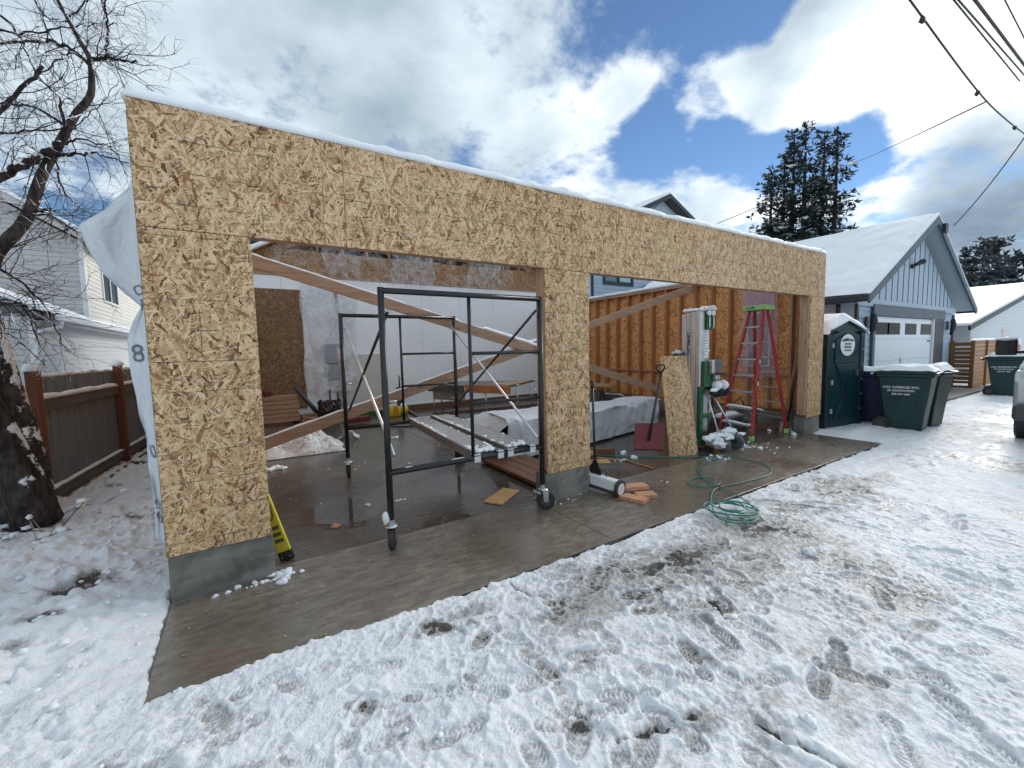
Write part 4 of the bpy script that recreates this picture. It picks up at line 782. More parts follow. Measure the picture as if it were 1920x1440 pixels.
for a, c in ((.07, 2.23), (2.33, 4.55), (4.65, 7.0)):
    for z in (1.20, .27):
        part(MB().bar(fpt(a, .025, z), fpt(c, .025, z), .045, .12), 'rail', 'rail_grey', FE, bevel=.004)
        b = MB(); snow_strip(b, fpt(a, .028, z + .058), fpt(c, .028, z + .058), .055, .05 if z > 1 else .025, seed=int(a * 7), lump=.4); part(b, 'snow', 'snow', FE, smooth=True)
    b = MB(); snow_strip(b, fpt(a, -.012, 1.475), fpt(c, -.012, 1.475), .025, .035, seed=int(a * 3) + 9, lump=.8, gaps=.2); part(b, 'snow', 'snow', FE, smooth=True)
for s in (.02, 2.28, 4.6):
    part(MB().bar(fpt(s, .045, -.05), fpt(s, .045, 1.55), .09, .09, up=fn), 'post', 'post_red', FE, bevel=.006); c_ = fpt(s, .045, 1.56); part(MB().blob(c_, (.075, .075, .075), 2, .1, 1, s, flat=.015), 'snow', 'snow', FE, smooth=True)
part(MB().bar(fpt(3.35, .06, 0), fpt(3.35, .06, 1.02), .04, .05, up=fn), 'stake', 'dark_grey', FE)
for s0, s1 in ((1.3, 2.2), (2.3, 3.6)):
    MB().bar(fpt(s0, .14, .09), fpt(s1, .14, .09), .04, .12).build('edging_board', MT['rail_grey'], label='grey edging board half buried in snow, nearest the big tree' if s0 < 2 else 'grey edging board half buried in snow along the far fence bay', cat='board')

# ------------------------------------------------------------------ rolling scaffold
SC = thing('scaffold', 'black rolling scaffold tower with crossed braces standing in the left bay', 'scaffold', (2.3, 1.1, 0))
PA, PB, PC, PD = (1.465, -.09), (1.60, 2.32), (3.20, 2.32), (3.03, -.09)
def rod(p0, p1, r, name, m, parent=SC, n=10): return MB().cyl(p0, p1, r, n).build(name, MT[m], parent, smooth=True)
def scframe(L, Rr):
    (xa, y), (xb, _) = L, Rr; xi = xa + .78; r = .0265
    for x in (xa, xb):
        rod((x, y, .22), (x, y, 2.17), r, 'post', 'black_paint')
        for z in (.95, 1.25, 1.98): rod((x + (.02 if x == xa else -.02), y, z), (x + (.09 if x == xa else -.09), y, z), .006, 'brace_pin', 'steel')
    rod((xa, y, 2.145), (xb, y, 2.145), r * .95, 'top_rail', 'black_paint'); rod((xa, y, .66), (xb, y, .66), r, 'bottom_rail', 'black_paint'); rod((xi, y, .66), (xi, y, 2.14), .017, 'inner_post', 'black_paint')
    for z in (1.625, 1.17): rod((xi, y, z), (xb, y, z), .016, 'rung', 'black_paint')
scframe(PA, PD); scframe(PB, PC)
for (p, q, mm) in (((*PB, 1.98), (*PA, .80), 'alu'), ((*PA, 1.98), (*PB, .90), 'black_paint'), ((*PC, 2.02), (*PD, .76), 'alu'), ((*PD, 2.03), (*PC, .80), 'black_paint')):
    ins = .05 if p[0] < 2.5 else -.05
    rod((p[0] + ins, p[1], p[2]), (q[0] + ins, q[1], q[2]), .0135, 'cross_brace', mm)
b = MB(); snow_strip(b, (1.55, -.09, .682), (2.2, -.09, .682), .02, .004, seed=4, gaps=.55, lump=.9); b.build('snow', MT['snow'], SC, smooth=True)
def caster(p, ang, lock=True):
    x, y = p; c, s = math.cos(ang), math.sin(ang); ax = Vector((-s, c, 0)); fw = Vector((c, s, 0)); r = .095; o = Vector((x, y, 0)) + fw * .03
    W = MB().lathe(o + Vector((0, 0, r)) - ax * .024, ax, [(.02, 0), (r - .012, 0), (r, .008), (r, .04), (r - .012, .048), (.02, .048)], 26).build('caster_wheel', MT['rubber'], SC, smooth=False)
    MB().lathe(o + Vector((0, 0, r)) - ax * .03, ax, [(.0, 0), (.05, 0), (.05, .06), (.0, .06)], 18).build('hub', MT['dark_grey'], W)
    for t in (-.034, .034): MB().prism([o + ax * t + fw * a + Vector((0, 0, z)) for a, z in ((-.035, .21), (.03, .21), (.022, .085), (-.022, .085))], ax * .004).build('fork', MT['steel'], W)
    MB().lathe((x, y, .205), (0, 0, 1), [(.05, 0), (.055, .006), (.045, .016), (.028, .02), (.028, .06)], 18).build('swivel', MT['steel'], W, smooth=False)
    if lock: MB().prism([o - fw * .05 + ax * .02 + Vector((0, 0, .16)), o - fw * .13 + ax * .02 + Vector((0, 0, .20)), o - fw * .125 + ax * .02 + Vector((0, 0, .215)), o - fw * .05 + ax * .02 + Vector((0, 0, .185))], ax * -.04).build('brake_lever', MT['steel'], W)
caster(PA, R(62), False); caster(PB, R(78)); caster(PC, R(20)); caster(PD, R(-28))
MB().blob((PA[0] - .04, PA[1], .285), (.03, .03, .055), 2, .4, 1.5, 4).build('snow', MT['snow'], SC, smooth=True)
# scaffold planks
def plank(xa0, xa1, xb0, xb1, lab, sd):
    y0, y1, z = -.07, 2.34, .70
    T_ = thing('scaffold_plank', lab, 'plank', ((xa0 + xa1) / 2, 1.1, .62), 'punched aluminium planks on the scaffold')
    def f(u, v):
        y = y0 + (y1 - y0) * u; x = (xa0 + (xb0 - xa0) * u) * (1 - v) + (xa1 + (xb1 - xa1) * u) * v; return Vector((x, y, z))
    P4 = [f(0, 0), f(0, 1), f(1, 1), f(1, 0)]; MB().prism(P4, (0, 0, .006)).build('deck', MT['alu_deck'], T_)
    for v, nm in ((0.0, 'side_rail'), (1.0, 'side_rail')):
        a, c = f(0, v), f(1, v); MB().bar(a - Vector((0, 0, .035)), c - Vector((0, 0, .035)), .028, .085).build(nm, MT['alu_deck'], T_, bevel=.003)
        MB().prism([a + Vector((-.03, -.055, -.075)), a + Vector((.035, -.055, -.075)), a + Vector((.035, -.055, -.02)), a + Vector((-.03, -.055, -.02))], (0, .012, 0)).build('hook', MT['alu'], T_)
        MB().box(a.x - .03, a.x + .035, a.y - .055, a.y + .03, a.z - .012, a.z - .001).build('hook', MT['alu'], T_)
    b = MB()
    for i in range(46):
        for j in range(6):
            q = f((i + .5) / 46, (j + .7) / 6.4); b.lathe(q + Vector((0, 0, .006)), (0, 0, 1), [(.011, 0), (.007, .004)], 6)
    b.build('tread_studs', MT['alu'], T_, kind='stuff')
    b = MB(); rr_ = random.Random(sd)
    for i in range(34):
        u = rr_.choice((rr_.uniform(.5, 1), rr_.uniform(0, .12), rr_.random())); q = f(u, rr_.choice((.06, .1, .93, rr_.random()))); s = rr_.uniform(.008, .024); b.blob((q.x, q.y, z + .006 + s * .3), (s * 1.3, s * 1.8, s * .6), 1, .4, 1.5, i)
    q0, q1 = f(.35, .05), f(1, .05); snow_strip(b, q0 + Vector((0, 0, .006)), q1 + Vector((0, 0, .006)), .035, .016, seed=sd, gaps=.35, lump=.8)
    for i in range(14): q = f(rr_.uniform(0, .05), rr_.uniform(.1, .9)); s = rr_.uniform(.018, .035); b.blob((q.x, q.y, z + .01), (s, s, s * .7), 2, .4, 1.5, i + 50)
    b.build('snow', MT['snow'], T_, smooth=True, kind='stuff')
plank(2.27, 2.52, 2.46, 2.72, 'punched aluminium plank on the scaffold, nearer its open side', 3); plank(2.63, 2.89, 2.80, 3.06, 'punched aluminium plank on the scaffold, beside the cross brace', 9)

# ------------------------------------------------------------------ work tables
WT = thing('work_table', 'folding trestle bench with a wet plywood top and orange edge', 'work table', (5.3, 5.6, 0))
p1, p2, p3, p4 = at(792, 722, 2, .88), at(848, 711, 2, .88), at(1003, 733, 2, .80), at(905, 752, 2, .80)
p1, p2, p3, p4 = Vector((4.0, 5.6, .86)), Vector((4.75, 6.5, .86)), Vector((7.0, 5.6, .80)), Vector((5.55, 4.55, .80))
MB().prism([p1, p4, p3, p2], (0, 0, .03)).build('table_top', MT['bench_top'], WT); MB().bar(p1.lerp(p4, .45) - Vector((0, .03, .03)), p4 - Vector((0, .03, .06)), .04, .18).build('edge_board', MT['orange_wood'], WT); MB().bar(p1 - Vector((0, .03, .03)), p1.lerp(p4, .44) - Vector((0, .03, .04)), .04, .15).build('edge_board', MT['dark_grey'], WT)
for q in (p1.lerp(p2, .3), p1.lerp(p2, .8), p4.lerp(p3, .25), p4.lerp(p3, .8), p1.lerp(p4, .7)):
    MB().cyl(q - Vector((0, 0, .03)), (q.x + .08, q.y + .06, .01), .018).build('leg', MT['alu'], WT, smooth=True)
MB().bar(p1.lerp(p2, .35) - Vector((0, 0, .22)), p1.lerp(p4, .5) - Vector((0, -.2, .22)), .01, .24).build('mesh_panel', MT['elec_grey'], WT)
MB().prism([p4.lerp(p1, -.02) + Vector((.05, .1, .032)), p3 + Vector((-.1, -.05, .032)), p3 + Vector((-.35, .35, .032)), p4 + Vector((-.1, .75, .032))], (0, 0, .02)).build('plywood_sheet', MT['osb_flat'], label='pale sheet of board lying on the trestle bench end', cat='board')
b = MB(); rr_ = random.Random(5)
for i in range(14): q = p4.lerp(p2, rr_.uniform(.1, .7)); s = rr_.uniform(.015, .04); b.blob((q.x + rr_.uniform(-.3, .5), q.y, .87 - .05 + .01), (s * 2, s, s * .5), 1, .4, 1.5, i)
b.build('snow', MT['snow'], WT, smooth=True, kind='stuff')
W2 = thing('saw_bench', 'small bench of board laid on black sawhorses in the right bay', 'saw bench', (8.4, 5.3, 0))
q1, q2, q3, q4 = Vector((7.6, 5.0, .66)), Vector((8.1, 5.9, .66)), Vector((9.25, 5.0, .62)), Vector((8.55, 4.35, .62))
MB().prism([q1, q4, q3, q2], (0, 0, .025)).build('bench_top', MT['osb_flat'], W2)
for a, c in ((q1.lerp(q4, .25), q2.lerp(q3, .25)), (q1.lerp(q4, .8), q2.lerp(q3, .8))):
    MB().bar(a - Vector((0, 0, .05)), c - Vector((0, 0, .05)), .06, .09).build('sawhorse_beam', MT['dark_grey'], W2)
    for e in (a, c):
        for s in (-.16, .16): MB().bar(e - Vector((0, 0, .08)), (e.x + s, e.y, .01), .04, .03).build('leg', MT['dark_grey'], W2)

# ------------------------------------------------------------------ wrapped lumber bundles and boards under them
def wrapped(name, c0, ax, L, wd, h, lab, sd, open_end=False):
    ax = Vector(ax).normalized(); sv = Vector((-ax.y, ax.x, 0)); c0 = Vector(c0); prof = [(-.5, 0), (-.52, .35), (-.5, .9), (-.44, 1), (0, 1.02), (.44, 1), (.5, .9), (.52, .35), (.5, 0)]
    def f(u, v):
        k = v * (len(prof) - 1); i = min(int(k), len(prof) - 2); t = k - i; a = prof[i][0] * (1 - t) + prof[i + 1][0] * t; z = prof[i][1] * (1 - t) + prof[i + 1][1] * t
        w_ = .035 * nz(u * L * 2.6, v * 5, sd) + .022 * nz(u * L * 7, v * 11, sd) + .012 * nz(u * L * 16 + v * 9, sd); zz_ = .04 + z * h * (1 - .05 * nz(u * 4, sd)) + w_ * (.4 if z > .9 else .1)
        return c0 + ax * (u * L) + sv * (a * wd * (1 + w_ * 1.2)) + Vector((0, 0, zz_)) + sv * (w_ if abs(a) > .46 else 0) * (1 if a > 0 else -1)
    b = MB().sheet(f, 70, 40); nu = 71
    if not open_end: b.add([f(0, j / 12) for j in range(13)], [tuple(range(13))])
    b.add([f(1, j / 12) for j in range(13)], [tuple(range(12, -1, -1))])
    return b.build(name, MT['lumber_wrap'], smooth=True, label=lab, cat='lumber bundle')
wrapped('lumber_bundle', (5.15, 2.02, 0), (1, .20, 0), 2.55, .62, .56, 'low bundle wrapped in white tarp between post and shovel', 1)
wrapped('lumber_bundle', (3.75, 2.15, 0), (1, -.10, 0), 1.25, .95, .60, 'white tarp bundle with its open end showing dark boards behind the scaffold', 6, True)
MB().sheet(lambda u, v: Vector((3.78 - .42 * v * (1 - .5 * u), 2.55 - 1.0 * u + .1 * v, .64 - .48 * v * (1 - .7 * abs(2 * u - 1) ** 2) + .03 * nz(u * 5, v * 4))), 20, 14).build('tarp_flap', MT['lumber_wrap'], smooth=True, label='loose white tarp flap hanging at the open bundle end', cat='tarp')
for k, (y, z) in enumerate(((1.85, .10), (1.85, .24), (2.1, .10), (2.1, .24), (2.35, .10), (2.35, .24))):
    MB().box(3.80, 4.9, y, y + .22, z, z + .12).build('lumber_board', MT['treated'], label='dark red board inside the open end of the tarp bundle', cat='board', group='boards inside the open tarp bundle', bevel=.004)
for k in range(4):
    MB().bar((3.44 + .155 * k, 1.90 - .03 * k, .05 + .003 * k), (3.42 + .155 * k, .42 + .04 * k, .05 + .003 * k), .15, .045).build('treated_board', MT['treated_y'], label='wet red-brown treated board lying beside the middle post', cat='board', group='treated boards lying beside the middle post', bevel=.004)
# lumber stack, pipe, bucket and clutter along the back
for k in range(6):
    MB().box(.35 + .01 * (k % 2), 1.58 - .02 * (k % 3), 7.75, 8.10, .06 + .105 * k, .155 + .105 * k).build('lumber_board', MT['lumber'], label='pale sawn board in the stack below the boarded doorway', cat='board', group='sawn boards stacked at the back wall', bevel=.006)
MB().box(.3, 1.4, 7.76, 8.08, 0, .058).build('lumber_bearer', MT['treated'], label='dark bearer under the stack of sawn boards', cat='board')
MB().tube([(1.48, 7.7, .90), (1.70, 7.66, .58), (1.98, 7.6, .16)], [.055, .052, .052], 16).build('drain_pipe', MT['dark_grey'], smooth=True, label='black drain pipe leaning across the lumber stack', cat='pipe')
BK = thing('bucket', 'black bucket lined with a black bin bag near the lumber stack', 'bucket', (2.22, 7.6, 0))
MB().lathe((2.22, 7.6, 0), (0, 0, 1), [(.17, 0), (.20, .02), (.24, .46), (.25, .47), (.235, .47), (.2, .1)], 24).build('pail', MT['dark_grey'], BK, smooth=True)
MB().sheet(lambda u, v: Vector((2.22 + (.262 + .03 * nz(u * 30, v * 3)) * math.cos(u * 6.283), 7.6 + (.262 + .03 * nz(u * 30, v * 3)) * math.sin(u * 6.283), .5 - .24 * v + .05 * nz(u * 12, 5))), 48, 8).build('bin_bag', MT['wet_black'], BK)
rp = random.Random(6); b = MB()
for k in range(7): b.tube([(1.72 + .16 * math.cos(t * .5 + k) + .02 * rp.random(), 7.35 + .12 * math.sin(t * .5 + k), .04 + .03 * k + .05 * math.sin(t * .4 + k)) for t in range(14)], .008, 5)
b.build('rope', MT['lumber'], smooth=True, label='tangle of pale rope on the floor by the drain pipe', cat='rope')
for k in range(2): MB(frame((2.6 + .3 * k, 7.1 + .1 * k, 0), .3 * k)).box(-.16, .16, -.11, .11, .0, .10).build('tool_case', MT['red_box'], bevel=.012, label=('low red case on the floor below the electrical panel', 'low red case on the floor in front of the cream panel')[k], cat='case')
MB(frame((.95, 7.85, .70), .2)).box(-.15, .05, -.1, .1, 0, .14).build('red_tool', MT['red_box'], bevel=.03, label='small red tool lying on top of the lumber stack', cat='tool')
# crumpled polythene on the floor
def crump(u, v):
    x = .55 + 1.35 * u; y = 4.0 + 1.3 * v; e = math.sin(math.pi * u) * math.sin(math.pi * v); x += .12 * nz(v * 4, u * 2); y += .16 * nz(u * 4, v * 3 + 7)
    return Vector((x, y, .012 + max(0, (e ** .6) * (.22 + .20 * nz(u * 4, v * 4) + .13 * abs(nz(u * 9, v * 9, 3)) + .05 * abs(nz(u * 20, v * 20))))))
MB().sheet(crump, 60, 60).build('plastic_sheet', MT['poly_milky'], smooth=False, label='crumpled milky plastic sheet heaped on the wet floor', cat='plastic sheet')
MB().sheet(lambda u, v: Vector((1.9 + .4 * u + .1 * v, 4.9 + .35 * v, .01 + .28 * math.sin(math.pi * u) ** 2 * (1 - v * .5) * (.5 + abs(nz(u * 5, v * 4))))), 20, 14).build('plastic_scrap', MT['poly_milky'], smooth=False, label='torn scrap of plastic next to the heaped sheet', cat='plastic sheet')
# yellow pump, green trough edge, standpipe and hose by the white wall
SPM = thing('sump_pump', 'small yellow pump unit on the floor by the cream panel', 'pump', (3.75, 7.3, 0))
MB().lathe((3.72, 7.3, 0), (0, 0, 1), [(.15, 0), (.17, .02), (.15, .22), (.10, .27), (.04, .28)], 18).build('pump_body', MT['yellow'], SPM, smooth=True); MB().box(3.66, 3.78, 7.13, 7.2, .05, .28).build('motor_cover', MT['amber'], SPM, bevel=.01); MB().blob((3.98, 7.35, .14), (.13, .13, .15), 2, .1, 1, 3).build('tank', MT['yellow'], SPM, smooth=True); MB().blob((3.98, 7.35, .27), (.09, .09, .05), 2, .2, 1, 5).build('snow', MT['snow'], SPM, smooth=True)
MB().box(2.6, 3.65, 7.75, 7.80, 0, .13).build('green_board', MT['lift_green'], label='low green board along the foot of the cream panel', cat='board')
HY_ = thing('standpipe', 'black standpipe with a tap standing against the white wall', 'standpipe', (4.07, 7.9, 0))
MB().box(4.0, 4.14, 7.84, 7.98, 0, .70).build('post', MT['dark_grey'], HY_, bevel=.01); MB().cyl((4.07, 7.9, .70), (4.07, 7.9, .98), .02).build('riser', MT['dark_grey'], HY_, smooth=True); MB().tube([(4.07, 7.9, .92), (4.15, 7.84, .92), (4.17, 7.83, .87)], .016).build('spout', MT['steel'], HY_, smooth=True); MB().lathe((4.07, 7.9, .99), (0, 0, 1), [(.045, 0), (.05, .01), (.01, .02), (.012, .05)], 10).build('tap_handle', MT['steel'], HY_)
MB().tube([(2.3, 6.3, .02), (2.7, 6.25, .05), (3.0, 6.05, .03), (3.3, 5.6, .015), (4.0, 5.3, .015), (4.6, 5.5, .015)], .016, 8).build('black_hose', MT['rubber'], smooth=True, label='thin black hose curving over the wet floor behind the scaffold', cat='hose')
for i, (x0, y0, x1, y1) in enumerate(((4.3, 7.9, 4.0, 5.6), (4.6, 6.9, 9.0, 6.4))):
    MB().bar((x0, y0, .03), (x1, y1, .03), .09, .04).build('floor_board', MT['treated_y'], label=('wet dark board lying from the standpipe towards the scaffold', 'long wet dark board lying behind the trestle bench')[i], cat='board')

# ------------------------------------------------------------------ right bay: boards, shovel, lift, ladder
def lean(x0, x1, yb, yt, z1, rz, lab, th=.0115):
    M_ = frame((x0, yb, 0), rz, -math.atan2(yt - yb, z1)); MB(M_).box(0, x1 - x0, 0, th, .0, math.hypot(z1, yt - yb)).build('strand_board', MT['osb_loose'], label=lab, cat='board')
lean(5.80, 6.27, .47, .72, 1.50, R(-16), 'tall strand board offcut leaning on the green lift, in front'); lean(5.93, 6.40, .53, .74, 1.26, R(-16), 'shorter strand board offcut leaning behind the taller one')
SH = thing('snow_shovel', 'snow shovel with dark red blade leaning on the strand board', 'shovel', (5.75, .75, 0))
hb, ht = at(1221, 800, 1, .42), at(1239, 700, 1, .50)
MB().tube([hb - (ht - hb) * .25, ht], .017, 10).build('shaft', MT['black_paint'], SH, smooth=True)
MB().tube([ht, ht + Vector((-.05, .035, .06)), ht + Vector((-.045, .04, .115)), ht + Vector((.055, -.015, .125)), ht + Vector((.055, -.02, .07)), ht], .014, 8).build('grip', MT['black_paint'], SH, smooth=True)
ux = Vector((.72, -.62, 0)).normalized()
def blade(u, v): q = hb + Vector((.0, .03, .04)) + ux * (.40 * (u - .5)) + Vector((-.09, -.05, -.36)) * v; cz_ = .05 * (1 - (2 * u - 1) ** 2); return q + Vector((.5, .6, 0)) * cz_ + Vector((-.4, -.35, -.1)) * (.06 * v * v)
MB().sheet(blade, 16, 12).build('blade', MT['red_blade'], SH, smooth=True, solid=.005)
# material lift
LF = thing('material_lift', 'green and silver telescoping material lift capped with snow', 'material lift', (6.75, .6, 0)); LX, LY = 6.62, .55
for k in range(4): MB().box(LX + .0, LX + .10, LY + .085 * k, LY + .082 + .085 * k, .16, 2.20 - .012 * k).build('mast_section', MT['alu'], LF, bevel=.012)
MB().box(LX + .105, LX + .25, LY + .01, LY + .10, .25, 2.18).build('mast_section', MT['alu'], LF, bevel=.01)
MB().box(LX + .12, LX + .24, LY + .004, LY + .009, 1.45, 1.90).build('label_plate', MT['decal_white'], LF)
for i in range(9): MB().box(LX + .13, LX + .22 - .02 * (i % 3), LY + .002, LY + .004, 1.86 - .045 * i, 1.875 - .045 * i).build('label_line', MT['ink_grey'], LF)
text('LIFTSMART', .072, basis((LX - .002, LY + .20, 1.70), (0, 0, 1), (0, 1, 0)), MT['ink'], LF, bold=.003); text('Construction Pro Series', .030, basis((LX - .002, LY + .19, 2.04), (0, 0, 1), (0, 1, 0)), MT['ink'], LF)
for x, y in ((LX + .13, LY - .02), (LX + .27, LY - .0)): MB().box(x, x + .085, y - .02, y + .05, 1.90, 2.22).build('carriage', MT['lift_green'], LF, bevel=.01); MB().lathe((x + .04, y - .03, 2.17), (0, 1, 0), [(.02, 0), (.05, 0), (.05, .03), (.02, .03)], 14).build('pulley', MT['steel'], LF); MB().cyl((x + .04, y - .03, 1.94), (x + .04, y - .03, 2.1), .012).build('roller_pin', MT['steel'], LF)
MB().box(LX + .06, LX + .30, LY - .05, LY + .0, .98, 1.40).build('winch_bracket', MT['lift_green'], LF, bevel=.012); MB().box(LX - .03, LX + .06, LY - .04, LY + .03, .15, 1.0).build('mast_shoe', MT['lift_green'], LF, bevel=.012); MB().box(LX + .10, LX + .38, LY + .0, LY + .06, .92, 1.15).build('gusset', MT['lift_green'], LF, bevel=.02)
MB().lathe((LX + .28, LY - .14, 1.33), (.3, 1, 0), [(.02, 0), (.10, 0), (.10, .012), (.05, .02), (.05, .07), (.10, .078), (.10, .09), (.02, .09)], 26).build('winch_drum', MT['alu_deck'], LF); MB().box(LX + .16, LX + .24, LY - .12, LY - .05, 1.20, 1.42).build('winch_frame', MT['alu'], LF, bevel=.01); MB().tube([(LX + .2, LY - .16, 1.2), (LX + .38, LY - .18, 1.19)], .02).build('crank_handle', MT['rubber'], LF, smooth=True); MB().box(LX + .25, LX + .36, LY - .13, LY - .06, 1.10, 1.18).build('brake_housing', MT['alu'], LF, bevel=.012)
for k, x in enumerate((LX + .28, LX + .47)):
    wq = MB().lathe((x, LY - .10, .92), (1, .25, 0), [(.03, 0), (.095, 0), (.105, .01), (.105, .045), (.095, .055), (.03, .055)], 22).build('transport_wheel', MT['rubber'], LF, smooth=False); MB().blob((x + .02, LY - .10, 1.0), (.055, .10, .085), 2, .15, 1, k + 2).build('snow', MT['snow'], wq, smooth=True)
MB().box(LX + .1, LX + .3, LY - .16, LY - .1, .87, .92).build('tip_bar', MT['black_paint'], LF); MB().blob((LX + .19, LY - .13, .94), (.10, .04, .035), 2, .2, 1, 9).build('snow', MT['snow'], LF, smooth=True)
base_b = MB().box(LX - .1, LX + .62, LY - .28, LY - .18, .10, .19); base_b.build('base_beam', MT['alu'], LF, bevel=.015); MB().box(LX - .12, LX + .28, LY - .1, LY + .30, .06, .16).build('base_plate', MT['lift_green'], LF, bevel=.015)
for k, x in enumerate((LX + .10, LX + .47)):
    MB().box(x - .03, x + .05, LY - .40, LY - .1, .10, .17).build('leg_socket', MT['lift_green'], LF, bevel=.012)
    wq = MB().lathe((x - .06, LY - .38, .115), (1, .12, 0), [(.02, 0), (.095, 0), (.11, .012), (.11, .045), (.095, .055), (.02, .055)], 26).build('caster_wheel', MT['wheel_grey'], LF, smooth=False); MB().prism([(x - .075, LY - .42, .1), (x - .075, LY - .34, .1), (x - .075, LY - .30, .16), (x - .075, LY - .38, .2)], (.012, 0, 0)).build('fork', MT['lift_green'], wq)
MB().cyl((LX + .12, LY - .02, .96), (LX + .10, LY - .30, .20), .013).build('strut', MT['alu'], LF, smooth=True); MB().cyl((LX + .30, LY - .06, .82), (LX + .58, LY - .26, .22), .013).build('strut', MT['alu'], LF, smooth=True)
MB().cyl((LX + .33, LY + .03, .2), (LX + .33, LY + .03, .9), .014).build('guide_rod', MT['steel'], LF, smooth=True); MB().box(LX + .03, LX + .32, LY - .03, LY + .04, .48, .55).build('clamp', MT['lift_green'], LF, bevel=.012)
MB().box(LX - .12, LX - .04, LY + .30, LY + .38, .1, 1.55).build('fork_arm', MT['lift_green'], LF, bevel=.01); MB().box(LX - .2, LX - .06, LY + .28, LY + .36, 1.46, 1.53).build('fork_arm', MT['lift_green'], LF, bevel=.01); MB().box(LX + .27, LX + .36, LY + .08, LY + .16, 1.3, 1.55).build('fork_arm', MT['lift_green'], LF, bevel=.01)
b = MB()
for i in range(4): b.blob((LX + .05, LY + .04 + .085 * i, 2.20), (.06, .06, .05), 2, .2, 1.2, i, flat=.0)
for c_, r_ in (((LX + .18, LY + .04, 2.225), (.08, .09, .06)), ((LX + .31, LY + .0, 2.245), (.055, .06, .055)), ((LX - .13, LY + .32, 1.55), (.085, .05, .045)), ((LX + .32, LY + .12, 1.57), (.055, .05, .05)), ((LX + .1, LY - .23, .22), (.17, .08, .07)), ((LX + .45, LY - .22, .24), (.17, .07, .09)), ((LX + .0, LY - .35, .14), (.1, .1, .09)), ((LX + .25, LY - .3, .22), (.12, .09, .05)), ((LX + .55, LY - .38, .23), (.06, .06, .025)), ((LX - .08, LY - .2, .2), (.09, .07, .06)), ((LX + .15, LY - .42, .22), (.10, .05, .03))): b.blob(c_, (r_[0], r_[1], r_[2] * .8), 3, .75, 2.1, c_[0] * 9 + c_[2] * 5)
b.build('snow', MT['snow'], LF, smooth=True, kind='stuff')
# step ladder
LD = thing('step_ladder', 'red fibreglass step ladder with lime top and feet', 'ladder', (8.4, .6, 0))
fA, fB = Vector((7.76, .32, 0)), Vector((7.92, 1.0, 0)); rA, rB = Vector((8.92, .30, 0)), Vector((9.10, .96, 0)); tA, tB = Vector((8.36, .48, 2.28)), Vector((8.40, .74, 2.28)); uA, uB = Vector((8.50, .48, 2.26)), Vector((8.54, .73, 2.26))
for a, c, nm in ((fA, tA, 'front_rail'), (fB, tB, 'front_rail'), (rA, uA, 'rear_rail'), (rB, uB, 'rear_rail')):
    MB().bar(a + Vector((0, 0, .05)), c, .038, .085, up=(1, .2, 0)).build(nm, MT['red_glass'], LD, bevel=.004); MB(frame(a + Vector((0, 0, .0)), .2)).box(-.055, .055, -.035, .035, 0, .085).build('foot', MT['lime'], LD, bevel=.01)
for k in range(1, 8):
    t = k * .1255 - .02; a, c = fA.lerp(tA, t), fB.lerp(tB, t); d = (c - a).normalized(); st_ = MB().bar(a + d * .02, c - d * .02, .085, .028).build('step', MT['alu'], LD, bevel=.003)
    for e, o in ((a, 1), (c, -1)): MB().bar(e + d * o * .02 - Vector((0, 0, .10)), e + d * o * .13 - Vector((0, 0, .012)), .014, .005).build('step_brace', MT['alu'], st_)
    if k in (1, 2): b = MB(); snow_strip(b, a + Vector((0, 0, .016)), c + Vector((0, 0, .016)), .07, .03, seed=k, lump=.6); b.build('snow', MT['snow'], st_, smooth=True)
for k in range(1, 8):
    t = k * .1255; a, c = rA.lerp(uA, t), rB.lerp(uB, t); MB().bar(a, c, .03, .02).build('rear_bar', MT['alu'], LD)
tp = MB(); tp.prism([tA + Vector((-.10, -.10, -.02)), uA + Vector((.10, -.08, 0)), uB + Vector((.09, .08, 0)), tB + Vector((-.10, .09, -.02))], (0, 0, .085)); TP = tp.build('top_cap', MT['lime'], LD, bevel=.015)
dx_ = (tB - tA).normalized(); text('LOUISVILLE', .05, basis(tA.lerp(tB, .5) + Vector((-.105, 0, .025)), (-.19, .98, 0) if False else (.17, -.98, 0), (0, 0, 1)), MT['ink'], TP, bold=.001)
for z, w_, m_ in ((.62, .14, 'ink'), (.98, .07, 'ink_white'), (1.05, .06, 'ink'), (1.36, .06, 'ink_white'), (1.66, .05, 'ink'), (1.86, .3, 'ink')):
    q = fA.lerp(tA, z / 2.3); d = (tA - fA).normalized(); MB().bar(q - d * w_ / 2 + Vector((.0, -.0215, 0)), q + d * w_ / 2 + Vector((.0, -.0215, 0)), .003, .03 if m_ == 'ink' else .05, up=(1, .2, 0)).build('sticker', MT[m_], LD)
MB().bar(fA.lerp(tA, .62), rA.lerp(uA, .62), .006, .02).build('spreader', MT['steel'], LD); MB().bar(fB.lerp(tB, .62), rB.lerp(uB, .62), .006, .02).build('spreader', MT['steel'], LD)
# things along the right wall
CP = thing('air_compressor', 'orange-yellow air compressor standing behind the lift', 'compressor', (8.35, 1.6, 0))
MB().tube([(8.1, 1.55, .24), (8.14, 1.55, .24), (8.55, 1.65, .24), (8.6, 1.66, .24)], [.05, .15, .15, .05], 18).build('tank', MT['amber'], CP, smooth=True); MB().box(8.2, 8.55, 1.5, 1.72, .38, .58).build('pump_housing', MT['dark_grey'], CP, bevel=.03)
for x, y in ((8.16, 1.5), (8.5, 1.56)): MB().cyl((x, y, .0), (x, y, .12), .03).build('foot', MT['rubber'], CP)
MB().tube([(8.5, 1.7, .5), (8.7, 1.5, .62), (8.9, 1.35, .42), (9.05, 1.25, .58), (9.12, 1.2, .4)], .012, 6).build('air_hose', MT['rubber'], CP, smooth=True)
TC = thing('tool_chest', 'grey tool chest with snow on its lid behind the ladder', 'tool chest', (8.5, .95, 0))
